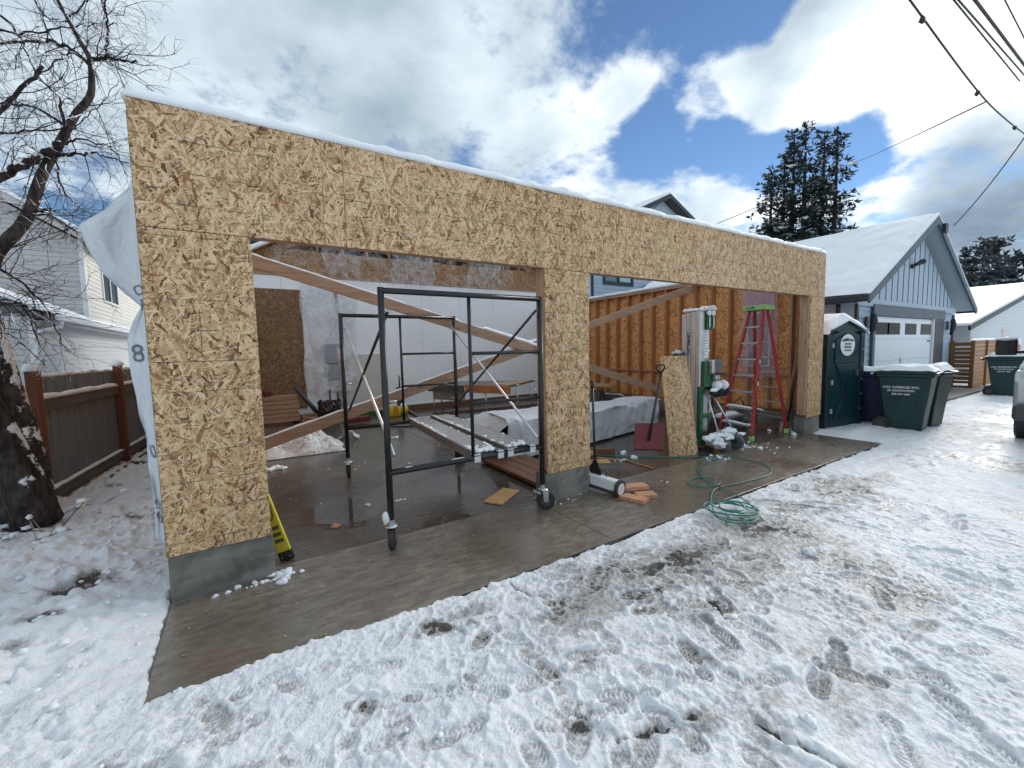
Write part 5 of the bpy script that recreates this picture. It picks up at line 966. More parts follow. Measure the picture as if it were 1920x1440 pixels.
MB().box(8.05, 8.65, .95, 1.25, 0, .26).build('chest', MT['dark_grey'], TC, bevel=.02); MB().box(8.03, 8.67, .93, 1.27, .262, .31).build('lid', MT['alu'], TC, bevel=.012); b = MB(); snow_strip(b, (8.06, 1.08, .31), (8.62, 1.12, .31), .22, .05, seed=3, lump=.6); b.build('snow', MT['snow'], TC, smooth=True)
for k, (y, l) in enumerate(((.36, 'straw broom'), (.43, 'long-handled rake'))):
    BR = thing(('broom', 'push_broom')[k], ('broom with a dark handle leaning in the corner by the right jamb', 'broom with a brown wooden handle leaning in the corner by the right jamb')[k], 'broom', (9.05 + .02 * k, y, 0)); MB().tube([(9.05 + .02 * k, y, .12), (9.22 + .02 * k, y - .12, 1.45)], .015, 8).build('handle', MT['fir_dark'] if k else MT['black_paint'], BR, smooth=True); MB().prism([(8.97, y - .03, 0), (9.13, y - .03, 0), (9.08, y - .02, .18), (9.03, y - .02, .18)], (0, .05, 0)).build('bristles', MT['lumber'], BR)
rr_ = random.Random(11)
for k in range(7):
    x = 9.05 + rr_.uniform(-.15, .1); y = .75 + k * .55 + rr_.uniform(-.1, .1); a = rr_.uniform(-.5, .5)
    MB(frame((x, y, 0), a)).box(-.10, .10, -.2, .2, 0, rr_.uniform(.05, .16)).build('offcut', MT[('treated_y', 'dark_grey', 'lumber')[k % 3]], bevel=.006, label=('dark offcut block on the floor along the right stem wall', 'black block on the floor along the right stem wall', 'pale offcut block on the floor along the right stem wall')[k % 3], cat='offcut', group='offcuts along the right stem wall ' + 'abc'[k % 3])
for k in range(4):
    y = .9 + 1.25 * k; b = MB(); snow_strip(b, (9.315, y, ST - .008), (9.315, y + rr_.uniform(.5, .9), ST - .008), .05, .035, seed=k + 20, lump=.7); part(b, 'snow', 'snow', GA, smooth=True)
# magnetic sweeper, blocks, sticks, scraps, yellow level
MS = thing('magnetic_sweeper', 'white push magnetic sweeper with black wheel and handle', 'sweeper', (3.8, -.12, 0))
sa, sb = Vector((3.83, .12, .17)), Vector((3.90, -.28, .15)); sd_ = (sb - sa).normalized(); sn_ = Vector((sd_.y, -sd_.x, 0))
MB().bar(sa + Vector((0, 0, -.02)), sb + Vector((0, 0, -.02)), .10, .12).build('housing', MT['decal_white'], MS, bevel=.012); MB().bar(sa + Vector((0, 0, -.10)), sb + Vector((0, 0, -.10)), .085, .035).build('magnet_bar', MT['dark_grey'], MS)
for q, s in ((sb, 1), (sa, -1)):
    wq = MB().lathe(q + sd_ * (.02 * s if s > 0 else -.06) + Vector((0, 0, -.045)), sd_, [(.02, 0), (.085, 0), (.10, .008), (.10, .032), (.085, .04), (.02, .04)], 28).build('wheel', MT['rubber'], MS); MB().lathe(q + sd_ * (.02 * s if s > 0 else -.06) + Vector((0, 0, -.045)), sd_, [(.0, -.003), (.06, -.003), (.066, .0), (.066, .04), (.06, .043), (.0, .043)], 22).build('rim', MT['trim_white'], wq)
hm = sa.lerp(sb, .28); MB().prism([hm + sd_ * -.075 + Vector((0, 0, .03)), hm + sd_ * .075 + Vector((0, 0, .03)), hm + sd_ * .07 + Vector((0, 0, .10)), hm + sd_ * .02 + Vector((0, 0, .20)), hm + sd_ * -.02 + Vector((0, 0, .20)), hm + sd_ * -.07 + Vector((0, 0, .10))], sn_ * -.02).build('handle_bracket', MT['black_paint'], MS)
MB().tube([hm + Vector((0, 0, .16)), hm + Vector((.0, .03, 1.05))], .0135, 10).build('handle', MT['black_paint'], MS, smooth=True); MB().tube([hm + Vector((0, .03, 1.03)), hm + Vector((0, .035, 1.12))], .018, 8).build('grip', MT['rubber'], MS, smooth=True); MB().tube([hm + sd_ * .08 + Vector((0, 0, .05)), hm + sd_ * .085 + Vector((0, 0, .11)), hm + sd_ * .15 + Vector((0, 0, .11)), hm + sd_ * .16 + Vector((0, 0, .05))], .008, 6).build('release_lever', MT['black_paint'], MS, smooth=True)
for k, (c_, rz, l, z, lab) in enumerate((((4.17, -.45), R(-28), .22, .0, 'short fir block lying flat, outermost of the three'), ((3.98, -.44), R(-72), .30, .0, 'fir block with a split end under the longer one'), ((4.12, -.26), R(-22), .42, .046, 'longest fir block, lying across the other two'))):
    MB(frame((c_[0], c_[1], z), rz)).box(-l / 2, l / 2, -.070, .070, 0, .040).build('wood_block', MT['scrap'], bevel=.003, label=lab, cat='wood block')
MB().cyl(gr(1168, 862, .012), gr(1224, 878, .012), .011).build('stick', MT['fir_dark'], smooth=True, label='thin dark stick lying on the wet floor', cat='stick'); MB().bar(gr(1120, 858, .008), gr(1172, 864, .008), .025, .012).build('trim_strip', MT['ply'], label='thin pale strip of wood lying on the floor', cat='stick')
MB(frame(gr(1118, 852, 0), R(-25))).box(-.28, .28, -.06, .06, 0, .09).build('beam_offcut', MT['treated'], bevel=.005, label='dark red beam offcut behind the sweeper handle', cat='offcut')
MB(frame(gr(1122, 866, .0), R(-30))).box(-.16, .16, -.10, .10, 0, .012).build('plywood_offcut', MT['ply'], label='small plywood offcut behind the middle stem wall', cat='offcut'); MB(frame(gr(1104, 853, .09), R(20))).box(-.12, .08, -.05, .05, 0, .05).build('fir_offcut', MT['scrap'], label='pale fir offcut resting behind the middle post', cat='offcut')
MB().prism([Vector((2.62, .44, .003)), Vector((2.74, .25, .003)), Vector((3.14, .51, .003)), Vector((3.03, .71, .003))], (0, 0, .012)).build('plywood_offcut', MT['ply'], label='plywood rectangle lying on the wet floor near the front caster', cat='offcut')
MB().prism([gr(620, 990, .003), gr(633, 990, .003), gr(640, 985, .003), gr(628, 983, .003)], (0, 0, .012)).build('wood_chip', MT['scrap'], label='orange wood chip lying in the left bay puddle', cat='wood chip')
YL = thing('spirit_level', 'yellow spirit level with black end cap leaning behind the left pillar', 'level', (.7, .25, 0))
ya, yb = Vector((.715, .235, .0)), Vector((.43, .32, 1.05)); yd = (yb - ya).normalized(); yx = Vector((.93, -.36, 0)); yx = (yx - yd * yx.dot(yd)).normalized(); yn = yd.cross(yx)
yl_rail = MB().bar(ya + yd * .075, yb, .028, .10, up=yx).build('rail', MT['yellow'], YL, bevel=.004); MB().bar(ya, ya + yd * .085, .033, .106, up=yx).build('end_cap', MT['wet_black'], YL, bevel=.006)
fz = -yn if (-yn).y < 0 else yn
for k in range(3): MB().bar(ya + yd * (.165 + .055 * k) + fz * .0148, ya + yd * (.195 + .055 * k) + fz * .0148, .002, .065, up=yx).build('printed_bar', MT['ink_olive'], yl_rail)
MB().tube([ya + yd * (.47 + .11 * math.cos(t)) + yx * (.032 * math.sin(t)) + fz * .0145 for t in np.linspace(0, 6.283, 25)], .005, 5).build('printed_ring', MT['ink_olive'], yl_rail)
for s in (-.03, .03): MB().lathe(ya + yd * .035 + yx * s + fz * .016, fz, [(.007, 0), (.006, .003)], 10).build('screw', MT['steel'], YL)
# green hose: a straight run from the garage, one big loop, a coil on the snow
hp = [(5.0, 1.15), (5.6, .75), (6.25, .12), (6.55, -.15), (6.45, -.55), (6.1, -.85), (5.5, -.95), (4.9, -1.02), (4.45, -1.12)]
hpts = [gr(1118, 853, .012), gr(1180, 856, .012), gr(1260, 857, .012), gr(1330, 856, .012), gr(1375, 857, .012), gr(1425, 868, .012), gr(1446, 882, .012), gr(1435, 893, .012), gr(1390, 905, .013), gr(1345, 915, .014), gr(1334, 930, .016), gr(1336, 950, .02), gr(1345, 970, .03), gr(1385, 981, .035), gr(1418, 975, .035), gr(1415, 955, .03), gr(1385, 930, .025), gr(1340, 908, .02), gr(1318, 895, .016), gr(1310, 880, .013), gr(1325, 866, .013), gr(1352, 857, .014)]
cc = gr(1372, 958, .03)
def catmull(P, n=10):
    P = [Vector(p) for p in P]; out = []
    for i in range(len(P) - 1):
        a, b_, c_, d_ = P[max(i - 1, 0)], P[i], P[i + 1], P[min(i + 2, len(P) - 1)]
        for k in range(n):
            t = k / n; out.append(.5 * ((2 * b_) + (c_ - a) * t + (2 * a - 5 * b_ + 4 * c_ - d_) * t * t + (3 * b_ - a - 3 * c_ + d_) * t ** 3))
    return out + [P[-1]]
coil = [cc + Vector((.24 * math.cos(t) * (1 - .022 * t) + .05 * math.sin(t * 1.3), .22 * math.sin(t) * (1 - .014 * t) + .04 * math.cos(t * .8), .012 + .008 * (t / 6.28))) for t in np.linspace(2.2, 2.2 + 6.283 * 4.3, 120)]
HO = thing('garden_hose', 'thin green hose looped over the apron and coiled on the snow', 'hose', (4.9, -.8, 0))
MB().tube(catmull(hpts), .0066, 8).build('hose_run', MT['hose'], HO, smooth=True); MB().tube(coil, .0066, 8).build('hose_coil', MT['hose'], HO, smooth=True); MB().tube([gr(1330, 918, .012) + Vector((.22 * math.cos(t) + .2, .16 * math.sin(t) + .2, .004)) for t in np.linspace(0, 5.6, 40)], .0066, 8).build('hose_loop', MT['hose'], HO, smooth=True)

# ------------------------------------------------------------------ portable toilet, carts, truck
al = R(-12); PT = thing('portable_toilet', 'dark teal portable toilet with snowy roof and round white sticker', 'portable toilet', (10.27, .43, 0)); M_ = frame((10.27, -.08, 0), al)
w2 = .54; part_ = lambda b, n, m, **k: b.build(n, MT[m], PT, **k)
part_(MB(M_).box(-w2, w2, .03, 1.06, .02, 1.86), 'cabin', 'teal_plastic', bevel=.02); part_(MB(M_).prism([(-w2, .0, 1.862), (w2, .0, 1.862), (0, .0, 2.06)], (0, 1.06, 0)), 'roof', 'teal_plastic')
for x in (-w2, w2 - .12): part_(MB(M_).box(x, x + .12, -.02, .028, .04, 1.86), 'corner_post', 'teal_dark', bevel=.012)
dr = part_(MB(M_).prism([(-.40, -.005, .06), (.40, -.005, .06), (.40, -.005, 1.78), (0, -.005, 1.93), (-.40, -.005, 1.78)], (0, .034, 0)), 'door', 'teal_plastic')
MB(M_).prism([(-.31, -.03, 1.25), (.31, -.03, 1.25), (.31, -.03, 1.70), (0, -.03, 1.83), (-.31, -.03, 1.70)], (0, .024, 0)).build('door_panel', MT['teal_plastic'], dr, bevel=.015)
MB(M_).prism([(-.29, -.028, 1.245), (.29, -.028, 1.245), (.10, -.028, .95), (-.10, -.028, .95)], (0, .022, 0)).build('door_panel', MT['teal_plastic'], dr, bevel=.012); MB(M_).box(-.09, .09, -.025, -.006, .55, .945).build('door_rib', MT['teal_dark'], dr, bevel=.012); MB(M_).prism([(-.10, -.028, .54), (.10, -.028, .54), (.29, -.028, .15), (-.29, -.028, .15)], (0, .022, 0)).build('door_panel', MT['teal_plastic'], dr, bevel=.012)
for z in (.3, .85, 1.55): MB(M_).box(-.41, -.36, -.035, -.006, z, z + .09).build('hinge', MT['elec_grey'], dr, bevel=.006)
MB(M_).box(.27, .36, -.045, -.006, 1.0, 1.12).build('latch', MT['dark_grey'], dr, bevel=.012)
for k in range(6): part_(MB(M_).lathe((.48, -.021, .35 + .29 * k), (0, -1, 0), [(.012, 0), (.008, .006)], 8), 'rivet', 'alu')
dc = MB(M_).lathe((.0, -.034, 1.60), (0, -1, 0), [(.205, 0), (.205, .004)], 36).build('sticker', MT['decal_white'], dr)
def arc(v): return Vector((v.x, v.y - .9 * v.x * v.x, 0))
R3 = M_.to_3x3(); bx = R3 @ Vector((1, 0, 0))
def tl(s, size, z, m='ink', bold=.0, warp=None): text(s, size, basis(M_ @ Vector((0, -.040, z)), bx, (0, 0, 1)), MT[m], dc, bold=bold, warp=warp)
tl('AMERICAN', .064, 1.70, bold=.004, warp=arc); tl('ON-SITE', .05, 1.62, 'teal_plastic', .002); tl('SERVICES', .05, 1.56, 'teal_plastic', .002); tl('800-232-0058', .034, 1.50, 'ink', .002)
def psn(u, v):
    x = -.60 + 1.2 * u; y = -.06 + 1.16 * v; e = min(1, 7 * min(u, 1 - u) + .15) * min(1, 8 * min(v, 1 - v) + .25); return M_ @ Vector((x, y, 2.065 - .36 * abs(x) * .98 - .06 * (abs(x) > .55) + .15 * e + .012 * nz(x * 5, y * 4)))
b = MB().sheet(psn, 26, 20); b.add([psn(i / 26, 0) for i in range(27)] + [M_ @ Vector((-.60 + 1.2 * i / 26, -.055, 2.062 - .36 * abs(-.6 + 1.2 * i / 26))) for i in range(27)], [(i, i + 1, 28 + i, 27 + i) for i in range(26)]); part_(b, 'snow', 'snow', smooth=True)
def cart(x, y, rz, m, lab, grp=None, txt=None, lift=0.0, snow=.09, sc=1.0):
    """two-wheeled refuse cart; local +Y is the hinge/wheel side, the printed side faces local -X"""
    C_ = thing('refuse_cart', lab, 'refuse cart', (x, y, 0), grp); M = frame((x, y, lift), rz) @ Matrix.Scale(sc, 4)
    def rect(hx, y0, y1, z): return [(-hx, y0, z), (hx, y0, z), (hx, y1, z), (-hx, y1, z)]
    lv = [rect(.25, -.27, .22, .03), rect(.27, -.30, .25, .35), rect(.315, -.37, .33, .93), rect(.315, -.37, .33, .98), rect(.345, -.41, .37, .985), rect(.345, -.41, .37, 1.035)]
    vs = [v for l in lv for v in l]; fs = [(3, 2, 1, 0), tuple(range(20, 24))] + [(i * 4 + j, i * 4 + (j + 1) % 4, i * 4 + 4 + (j + 1) % 4, i * 4 + 4 + j) for i in range(5) for j in range(4)]
    bd = MB(M).add(vs, fs).build('body', MT[m], C_, bevel=.018)
    for yy in (-.24, .05): MB(M).prism([(-.283, yy, .40), (-.283, yy + .035, .40), (-.300, yy + .035, .62), (-.300, yy, .62)], (-.008, 0, 0)).build('rib', MT[m], bd)
    ld = MB(M).prism([(-.355, -.44, 1.037), (-.355, .40, 1.037), (-.355, .40, 1.075), (-.355, .1, 1.10), (-.355, -.25, 1.095), (-.355, -.44, 1.06)], (.71, 0, 0)).build('lid', MT[m], C_, bevel=.012)
    MB(M).tube([(-.28, .40, .99), (-.28, .46, 1.02), (.28, .46, 1.02), (.28, .40, .99)], .016, 8).build('handle', MT[m], C_, smooth=True)
    for s in (-1, 1):
        wq = MB(M).lathe((s * .31 - .035, .27, .125), (1, 0, 0), [(.02, 0), (.11, 0), (.125, .012), (.125, .055), (.11, .07), (.02, .07)], 24).build('wheel', MT['rubber'], C_); MB(M).lathe((s * .31 - .04, .27, .125), (1, 0, 0), [(0, 0), (.06, 0), (.06, .08), (0, .08)], 12).build('rim', MT['dark_grey'], wq)
    if txt:
        for k, (t_, sz) in enumerate(txt):
            z = .80 - .062 * k; xo = -.272 - .045 * (z - .35) / .58 - .006; text(t_, sz, basis(M @ Vector((xo, .02, z)), M.to_3x3() @ Vector((0, -1, 0)), M.to_3x3() @ Vector((-.075, 0, 1))), MT['ink_white'], bd, bold=.0012)
    def f(u, v):
        xx = -.33 + .66 * u; yy = -.42 + .80 * v; e = min(1, 6 * min(u, 1 - u) + .1) * min(1, 6 * min(v, 1 - v) + .1); return M @ Vector((xx, yy, 1.085 + snow * e * (1 + .35 * nz(xx * 4, yy * 4, x)) + .01 * nz(xx * 14, yy * 14)))
    b = MB().sheet(f, 18, 20); b.build('snow', MT['snow'], ld, smooth=True); return C_
TXT = (('CDA GARBAGE SVC.', .055), ('BY SANITATION', .05), ('208-457-1800', .045))
cart(10.86, -.83, R(6), 'bin_green', 'big dark green refuse cart with white lettering beside the portable toilet', None, TXT, snow=.10, sc=1.02)
cart(11.62, -.84, R(-4), 'bin_green', 'dark green refuse cart half hidden behind the lettered one', None, None, snow=.12, sc=1.0)
cart(11.38, -.12, R(8), 'bin_blue', 'dark blue refuse cart between portable toilet and green cart', None, None, snow=.10, sc=.97)
cart(19.3, -.80, R(8), 'bin_green', 'far green refuse cart standing near the cedar screen', None, TXT, snow=.09, sc=1.05)
# silver truck at the right edge, seen from behind
TK = thing('pickup_truck', 'silver pickup truck seen from behind, snow on roof and mirror', 'truck', (13, -3.05, 0)); M_ = frame((10.42, -3.12, 0), R(3.5)); pk = lambda b, n, m, **k: b.build(n, MT[m], TK, **k)
def hull(prof, y0, y1, nm, m, tuck=0.0, bev=.05):
    n = len(prof); vs = [(x, y0 + (tuck if z > 1.1 else 0), z) for x, z in prof] + [(x, y1 - (tuck if z > 1.1 else 0), z) for x, z in prof]
    return pk(MB(M_).add(vs, [tuple(range(n)), tuple(range(2 * n - 1, n - 1, -1))] + [(i, i + n, (i + 1) % n + n, (i + 1) % n) for i in range(n)]), nm, m, bevel=bev)
hull([(.05, .55), (5.3, .5), (5.5, .75), (5.45, 1.05), (4.2, 1.18), (.12, 1.18), (.0, 1.0)], -.93, .93, 'body', 'silver_paint'); cb_ = hull([(.3, 1.17), (4.2, 1.17), (3.5, 1.74), (.75, 1.80)], -.90, .90, 'cab', 'silver_paint', .14)
MB(M_).prism([(.42, .80, 1.24), (3.9, .80, 1.24), (3.4, .74, 1.64), (.80, .74, 1.64)], (0, .085, 0)).build('side_window', MT['glass_dark'], cb_); MB(M_).prism([(.33, -.7, 1.24), (.33, .7, 1.24), (.66, .62, 1.66), (.66, -.62, 1.66)], (-.03, 0, 0)).build('rear_window', MT['glass_dark'], cb_)
pk(MB(M_).box(-.14, .06, -.92, .92, .42, .66), 'rear_bumper', 'dark_grey', bevel=.05)
for s in (-1, 1): pk(MB(M_).box(-.03, .12, s * .66 - .09, s * .66 + .09, .74, 1.04), 'tail_light', 'tail_red', bevel=.03)
for x in (.95, 4.35):
    for s in (-1, 1): wq = pk(MB(M_).lathe((x, s * .82 - .125, .38), (0, 1, 0), [(.05, 0), (.34, 0), (.385, .03), (.385, .22), (.34, .25), (.05, .25)], 30), 'wheel', 'rubber'); MB(M_).lathe((x, s * .82 - .13, .38), (0, 1, 0), [(0, 0), (.21, 0), (.21, .26), (0, .26)], 18).build('rim', MT['alu'], wq)
mr = pk(MB(M_).box(2.76, 2.86, 1.12, 1.40, 1.33, 1.64), 'door_mirror', 'rubber', bevel=.03); MB(M_).box(2.78, 2.85, .86, 1.12, 1.36, 1.42).build('mirror_arm', MT['dark_grey'], mr); b = MB(); b.blob(M_ @ Vector((2.81, 1.26, 1.65)), (.08, .16, .04), 2, .2, 1, 3); b.build('snow', MT['snow'], mr, smooth=True)
b = MB()
for i in range(24): q = M_ @ Vector((.85 + 2.5 * (i / 24), .62 * math.sin(i * 2.4), 1.80)); b.blob(q, (.34, .34, .12), 2, .3, 1.2, i)
for i in range(8): q = M_ @ Vector((.25 + .05 * i, .80 - .02 * i, 1.2 + .07 * i)); b.blob(q, (.13, .10, .10), 2, .4, 1.3, i + 40)
b.build('snow', MT['snow'], cb_, smooth=True, kind='stuff')

# ------------------------------------------------------------------ bare tree on the left
BT = thing('bare_tree', 'bare snow-dusted tree with dark trunk leaning over the fence', 'tree', (-1.42, 2.55, 0)); rt = random.Random(12)
def tp(u, v, y=2.6): return at(u, v, 1, y - .55)
trunk = [tp(58, 985), tp(50, 930), tp(38, 850), tp(10, 760), tp(-14, 660), tp(-34, 560), tp(-10, 480), tp(48, 412), tp(78, 330), tp(112, 268), tp(142, 215), tp(168, 182), tp(172, 150), tp(168, 110), tp(150, 78), tp(130, 40), tp(106, -5), tp(90, -60)]
MB().tube(catmull(trunk, 5), [float(np.interp(i, [0, 5, 15, 30, 40, 50, 60, 70, 85], [.20, .175, .145, .052, .040, .030, .025, .018, .011])) * (1 + .10 * nz(i * .9)) for i in range(len(catmull(trunk, 5)))], 12).build('trunk', MT['bark'], BT, smooth=True)
t2 = catmull([tp(75, 980, 2.5), tp(40, 900, 2.45), tp(5, 830, 2.45), tp(-40, 740, 2.4), tp(-100, 600, 2.4)], 5)
MB().tube(t2, [.16 - .003 * i for i in range(len(t2))], 10).build('trunk', MT['bark'], BT, smooth=True)
LIMBS = [([(168, 111), (200, 107), (232, 112), (258, 117)], 2.6, .024, .012), ([(200, 107), (203, 60), (197, 0), (199, -40)], 2.6, .013, .007), ([(112, 272), (62, 300), (0, 332), (-40, 350)], 2.5, .045, .05), ([(108, 292), (150, 290), (185, 288), (240, 306)], 2.6, .024, .006), ([(-10, 225), (35, 172), (80, 124)], 2.3, .022, .02), ([(165, 120), (110, 80), (60, 78), (-5, 78)], 2.7, .02, .012), ([(122, 255), (112, 185)], 2.5, .02, .014), ([(128, 238), (60, 200), (0, 195)], 2.9, .018, .01), ([(165, 118), (130, 100), (90, 130), (0, 200)], 2.4, .014, .006), ([(-10, 60), (60, 60), (140, 48), (222, 47)], 2.8, .014, .006), ([(-10, 250), (70, 245), (145, 240)], 2.4, .013, .007), ([(-10, 565), (40, 572), (82, 588)], 2.3, .026, .018), ([(50, 405), (95, 405), (150, 440)], 2.4, .016, .005), ([(-10, 500), (40, 530), (90, 585), (120, 650), (145, 670)], 2.2, .016, .003), ([(-10, 20), (30, 60), (70, 140), (115, 185)], 2.9, .013, .008), ([(112, 272), (160, 262), (215, 285), (238, 330)], 2.7, .014, .004), ([(105, 300), (120, 360), (165, 400), (190, 420)], 2.5, .012, .004), ([(60, 395), (90, 395), (100, 395)], 2.5, .02, .012), ([(125, 40), (160, 5), (170, -20)], 2.6, .012, .006), ([(60, -10), (85, 30), (110, 36)], 2.7, .01, .005), ([(190, 0), (205, 30), (255, 5)], 2.65, .006, .003), ([(140, 240), (190, 195), (222, 150)], 2.8, .008, .003), ([(-10, 620), (40, 640), (90, 690)], 2.1, .012, .004)]
bb = MB(); sb_ = MB(); ends = []
for uv, y, r0, r1 in LIMBS:
    P = catmull([tp(u + rt.uniform(-2, 2), v, y + rt.uniform(-.06, .06)) for u, v in uv], 7); k = len(P)
    for i in range(1, k - 1): P[i] = P[i] + Vector((rt.gauss(0, .006), rt.gauss(0, .015), rt.gauss(0, .006)))
    rr_ = [.72 * (r0 + (r1 - r0) * i / (k - 1)) for i in range(k)]; bb.tube(P, rr_, 7); ends.append((P, rr_))
    if r0 > .03:
        for i in range(k - 1):
            if nz(i * .7, r0 * 90, y) > -.08:
                d = P[i + 1] - P[i]
                if abs(d.normalized().z) < .8: snow_strip(sb_, P[i] + Vector((0, 0, rr_[i] * .7)), P[i + 1] + Vector((0, 0, rr_[i + 1] * .7)), rr_[i] * 1.6, rr_[i] * .9, seg=.02, seed=i)
tt_ = catmull(trunk, 5)
for i in range(32, 76, 1):
    if False:
        r_ = float(np.interp(i, [30, 40, 50, 60, 70, 85], [.07, .055, .042, .034, .024, .014])); p = tt_[i]; sb_.blob((p.x - r_ * .75, p.y - r_ * .5, p.z + .01), (r_ * .45, r_ * .6, r_ * .9), 1, .5, 1.5, i)
for i in range(0):
    j = rt.randrange(0, 18); p = tt_[j]; r_ = .19 - .003 * j; a = rt.gauss(-1.0, .5); s = rt.uniform(.014, .05); sb_.blob((p.x + r_ * math.cos(a), p.y + r_ * math.sin(a), p.z + rt.uniform(-.06, .06)), (s, .016, s * 1.5), 2, .9, 2.2, i)
def twig(p, d, L, r, lv):
    n = 5; P = [p.copy()]; dd = d.copy()
    for i in range(n): dd = (dd + Vector((rt.gauss(0, .22), rt.gauss(0, .22), rt.gauss(-.03, .2)))).normalized(); P.append(P[-1] + dd * L / n)
    bb.tube(P, [r * (1 - .75 * i / n) for i in range(n + 1)], 3, False)
    if rt.random() < .10 and lv < 2: sb_.tube([P[2] + Vector((0, 0, r)), P[3] + Vector((0, 0, r * 1.6)), P[4] + Vector((0, 0, r))], [r * .5, r * 1.3, r * .4], 4)
    if lv < 2:
        for k in range(rt.choice((2, 3, 3))): i = rt.randrange(1, n); twig(P[i], (dd + Vector((rt.gauss(0, .8), rt.gauss(0, .8), rt.gauss(0, .7)))).normalized(), L * rt.uniform(.35, .7), r * .6, lv + 1)
for P, rr_ in ends:
    for i in range(1, len(P)):
        for k in range(1 if rt.random() < .62 else 0):
            d = (P[i] - P[i - 1]).normalized(); twig(P[i], (d * .5 + Vector((rt.gauss(0, .7), rt.gauss(0, .7), rt.gauss(-.05, .7)))).normalized(), rt.uniform(.2, .62), max(.0022, min(.0055, rr_[i] * .4)), 0)
for i in range(34, 84, 3): twig(tt_[i], Vector((rt.gauss(0, .8), rt.gauss(0, .8), rt.gauss(0, .6))).normalized(), rt.uniform(.3, .8), .0045, 0)
for i in range(18):
    p = tp(rt.uniform(-10, 110), rt.uniform(60, 420), rt.uniform(2.4, 3.6)); twig(p, Vector((rt.gauss(.2, .7), rt.gauss(0, .5), rt.gauss(.0, .7))).normalized(), rt.uniform(.4, .9), .004, 0)
for i in range(14): p = tp(rt.uniform(-10, 40), rt.uniform(450, 620), rt.uniform(2.0, 2.6)); twig(p, Vector((.8, rt.gauss(0, .3), rt.gauss(-.2, .4))).normalized(), rt.uniform(.3, .6), .005, 0)
bb.build('branches', MT['twig'], BT, kind='stuff'); sb_.build('snow', MT['snow'], BT, smooth=True, kind='stuff')
# low snow-laden scrub round its foot
b = MB(); s2 = MB()
for i in range(60):
    p = Vector((-1.35 + rt.gauss(0, .28), 1.95 + rt.gauss(-.05, .22), .12)); L = rt.uniform(.12, .4); d = Vector((rt.gauss(0, .7), rt.gauss(0, .6), .5)).normalized(); b.tube([p, p + d * L * .5, p + d * L + Vector((0, 0, -.03))], .004, 3)
    if rt.random() < .8: s2.blob(p + d * L * rt.uniform(.4, 1), (rt.uniform(.02, .05),) * 2 + (.02,), 2, .9, 2, i)
SB = thing('scrub', 'low twiggy scrub with snow clumps at the foot of the bare tree', 'shrub', (-1.45, 2.3, 0)); b.build('twigs', MT['twig'], SB, kind='stuff'); s2.build('snow', MT['snow'], SB, smooth=True, kind='stuff')

# ------------------------------------------------------------------ pines
def pine(x, y, h, rad, z0, lab, grp, sd, m='needles', density=1.0, top=.0, cl=.42, snowf=.30, low=.12):
    rp_ = random.Random(sd); T_ = thing('pine_tree', lab, 'tree', (x, y, z0), grp); o = Vector((x, y, z0))
    tb = MB().tube([o + Vector((.15 * nz(i, sd) * i * .2, .1 * nz(i, sd + 3), h * i / 8)) for i in range(9)], [.02 * h * (1 - .95 * i / 8) + .02 for i in range(9)], 7)
    cr = MB(); sn = MB(); n = int(70 * density); V = []; F = []; SV = []; SF = []
    for i in range(n):
        t = (i + rp_.random()) / n; z = h * (low + (1 - low) * t); L = rad * ((1 - t) ** .95 * (.55 + .7 * rp_.random()) + .05)
        if t > .9: L *= .8
        a = rp_.uniform(0, 6.283); dr_ = Vector((math.cos(a), math.sin(a), 0)); rise = .25 * (t - .35)
        P = [o + Vector((0, 0, z)) + dr_ * L * s + Vector((0, 0, L * (rise * s + .18 * s * s * (1 if t > .3 else .3) - .25 * s * (1 - t)))) for s in (0, .35, .7, 1)]
        tb.tube(P, [.02 + .004 * L, .02, .014, .006], 3, False)
        k = max(2, int(L * 2.7))
        for j in range(k):
            s = .22 + .78 * (j + rp_.random()) / k; i0 = min(int(s * 3), 2); q = P[i0].lerp(P[i0 + 1], s * 3 - i0) + Vector((rp_.gauss(0, .16), rp_.gauss(0, .16), rp_.gauss(.04, .10))) * (cl / .42)
            for e in range(7):
                d1 = (Vector((rp_.gauss(0, 1), rp_.gauss(0, 1), rp_.gauss(.25, .7))) + dr_ * .5).normalized(); d2 = d1.orthogonal().normalized(); c1 = cl * rp_.uniform(.55, 1.15); w_ = c1 * .20
                b0 = len(V); V += [q - d2 * w_ * .4, q + d1 * c1 * .6 + d2 * w_, q + d1 * c1, q + d1 * c1 * .55 - d2 * w_]; F.append((b0, b0 + 1, b0 + 2, b0 + 3))
            if rp_.random() < snowf * (1.25 - t * 1.1):
                for e in range(2):
                    b0 = len(SV); r_ = cl * rp_.uniform(.18, .42); up_ = q + Vector((rp_.gauss(0, .1), rp_.gauss(0, .1), cl * .28)); a2 = rp_.uniform(0, 3); e1 = Vector((math.cos(a2), math.sin(a2), .15)) * r_ * 1.6; e2 = Vector((-math.sin(a2), math.cos(a2), .1)) * r_ * .8
                    SV += [up_ - e1, up_ - e2 - Vector((0, 0, r_ * .5)), up_ + e1, up_ + e2, up_ + Vector((0, 0, r_ * .35))]; SF += [(b0, b0 + 1, b0 + 4), (b0 + 1, b0 + 2, b0 + 4), (b0 + 2, b0 + 3, b0 + 4), (b0 + 3, b0, b0 + 4)]
    tb.build('trunk', MT['pine_bark'], T_); cr.add(V, F); cr.build('crown', MT[m], T_, kind='stuff'); sn.add(SV, SF)
    if SV: sn.build('snow', MT['snow_roof'], T_, kind='stuff')
PZ0 = 0.0
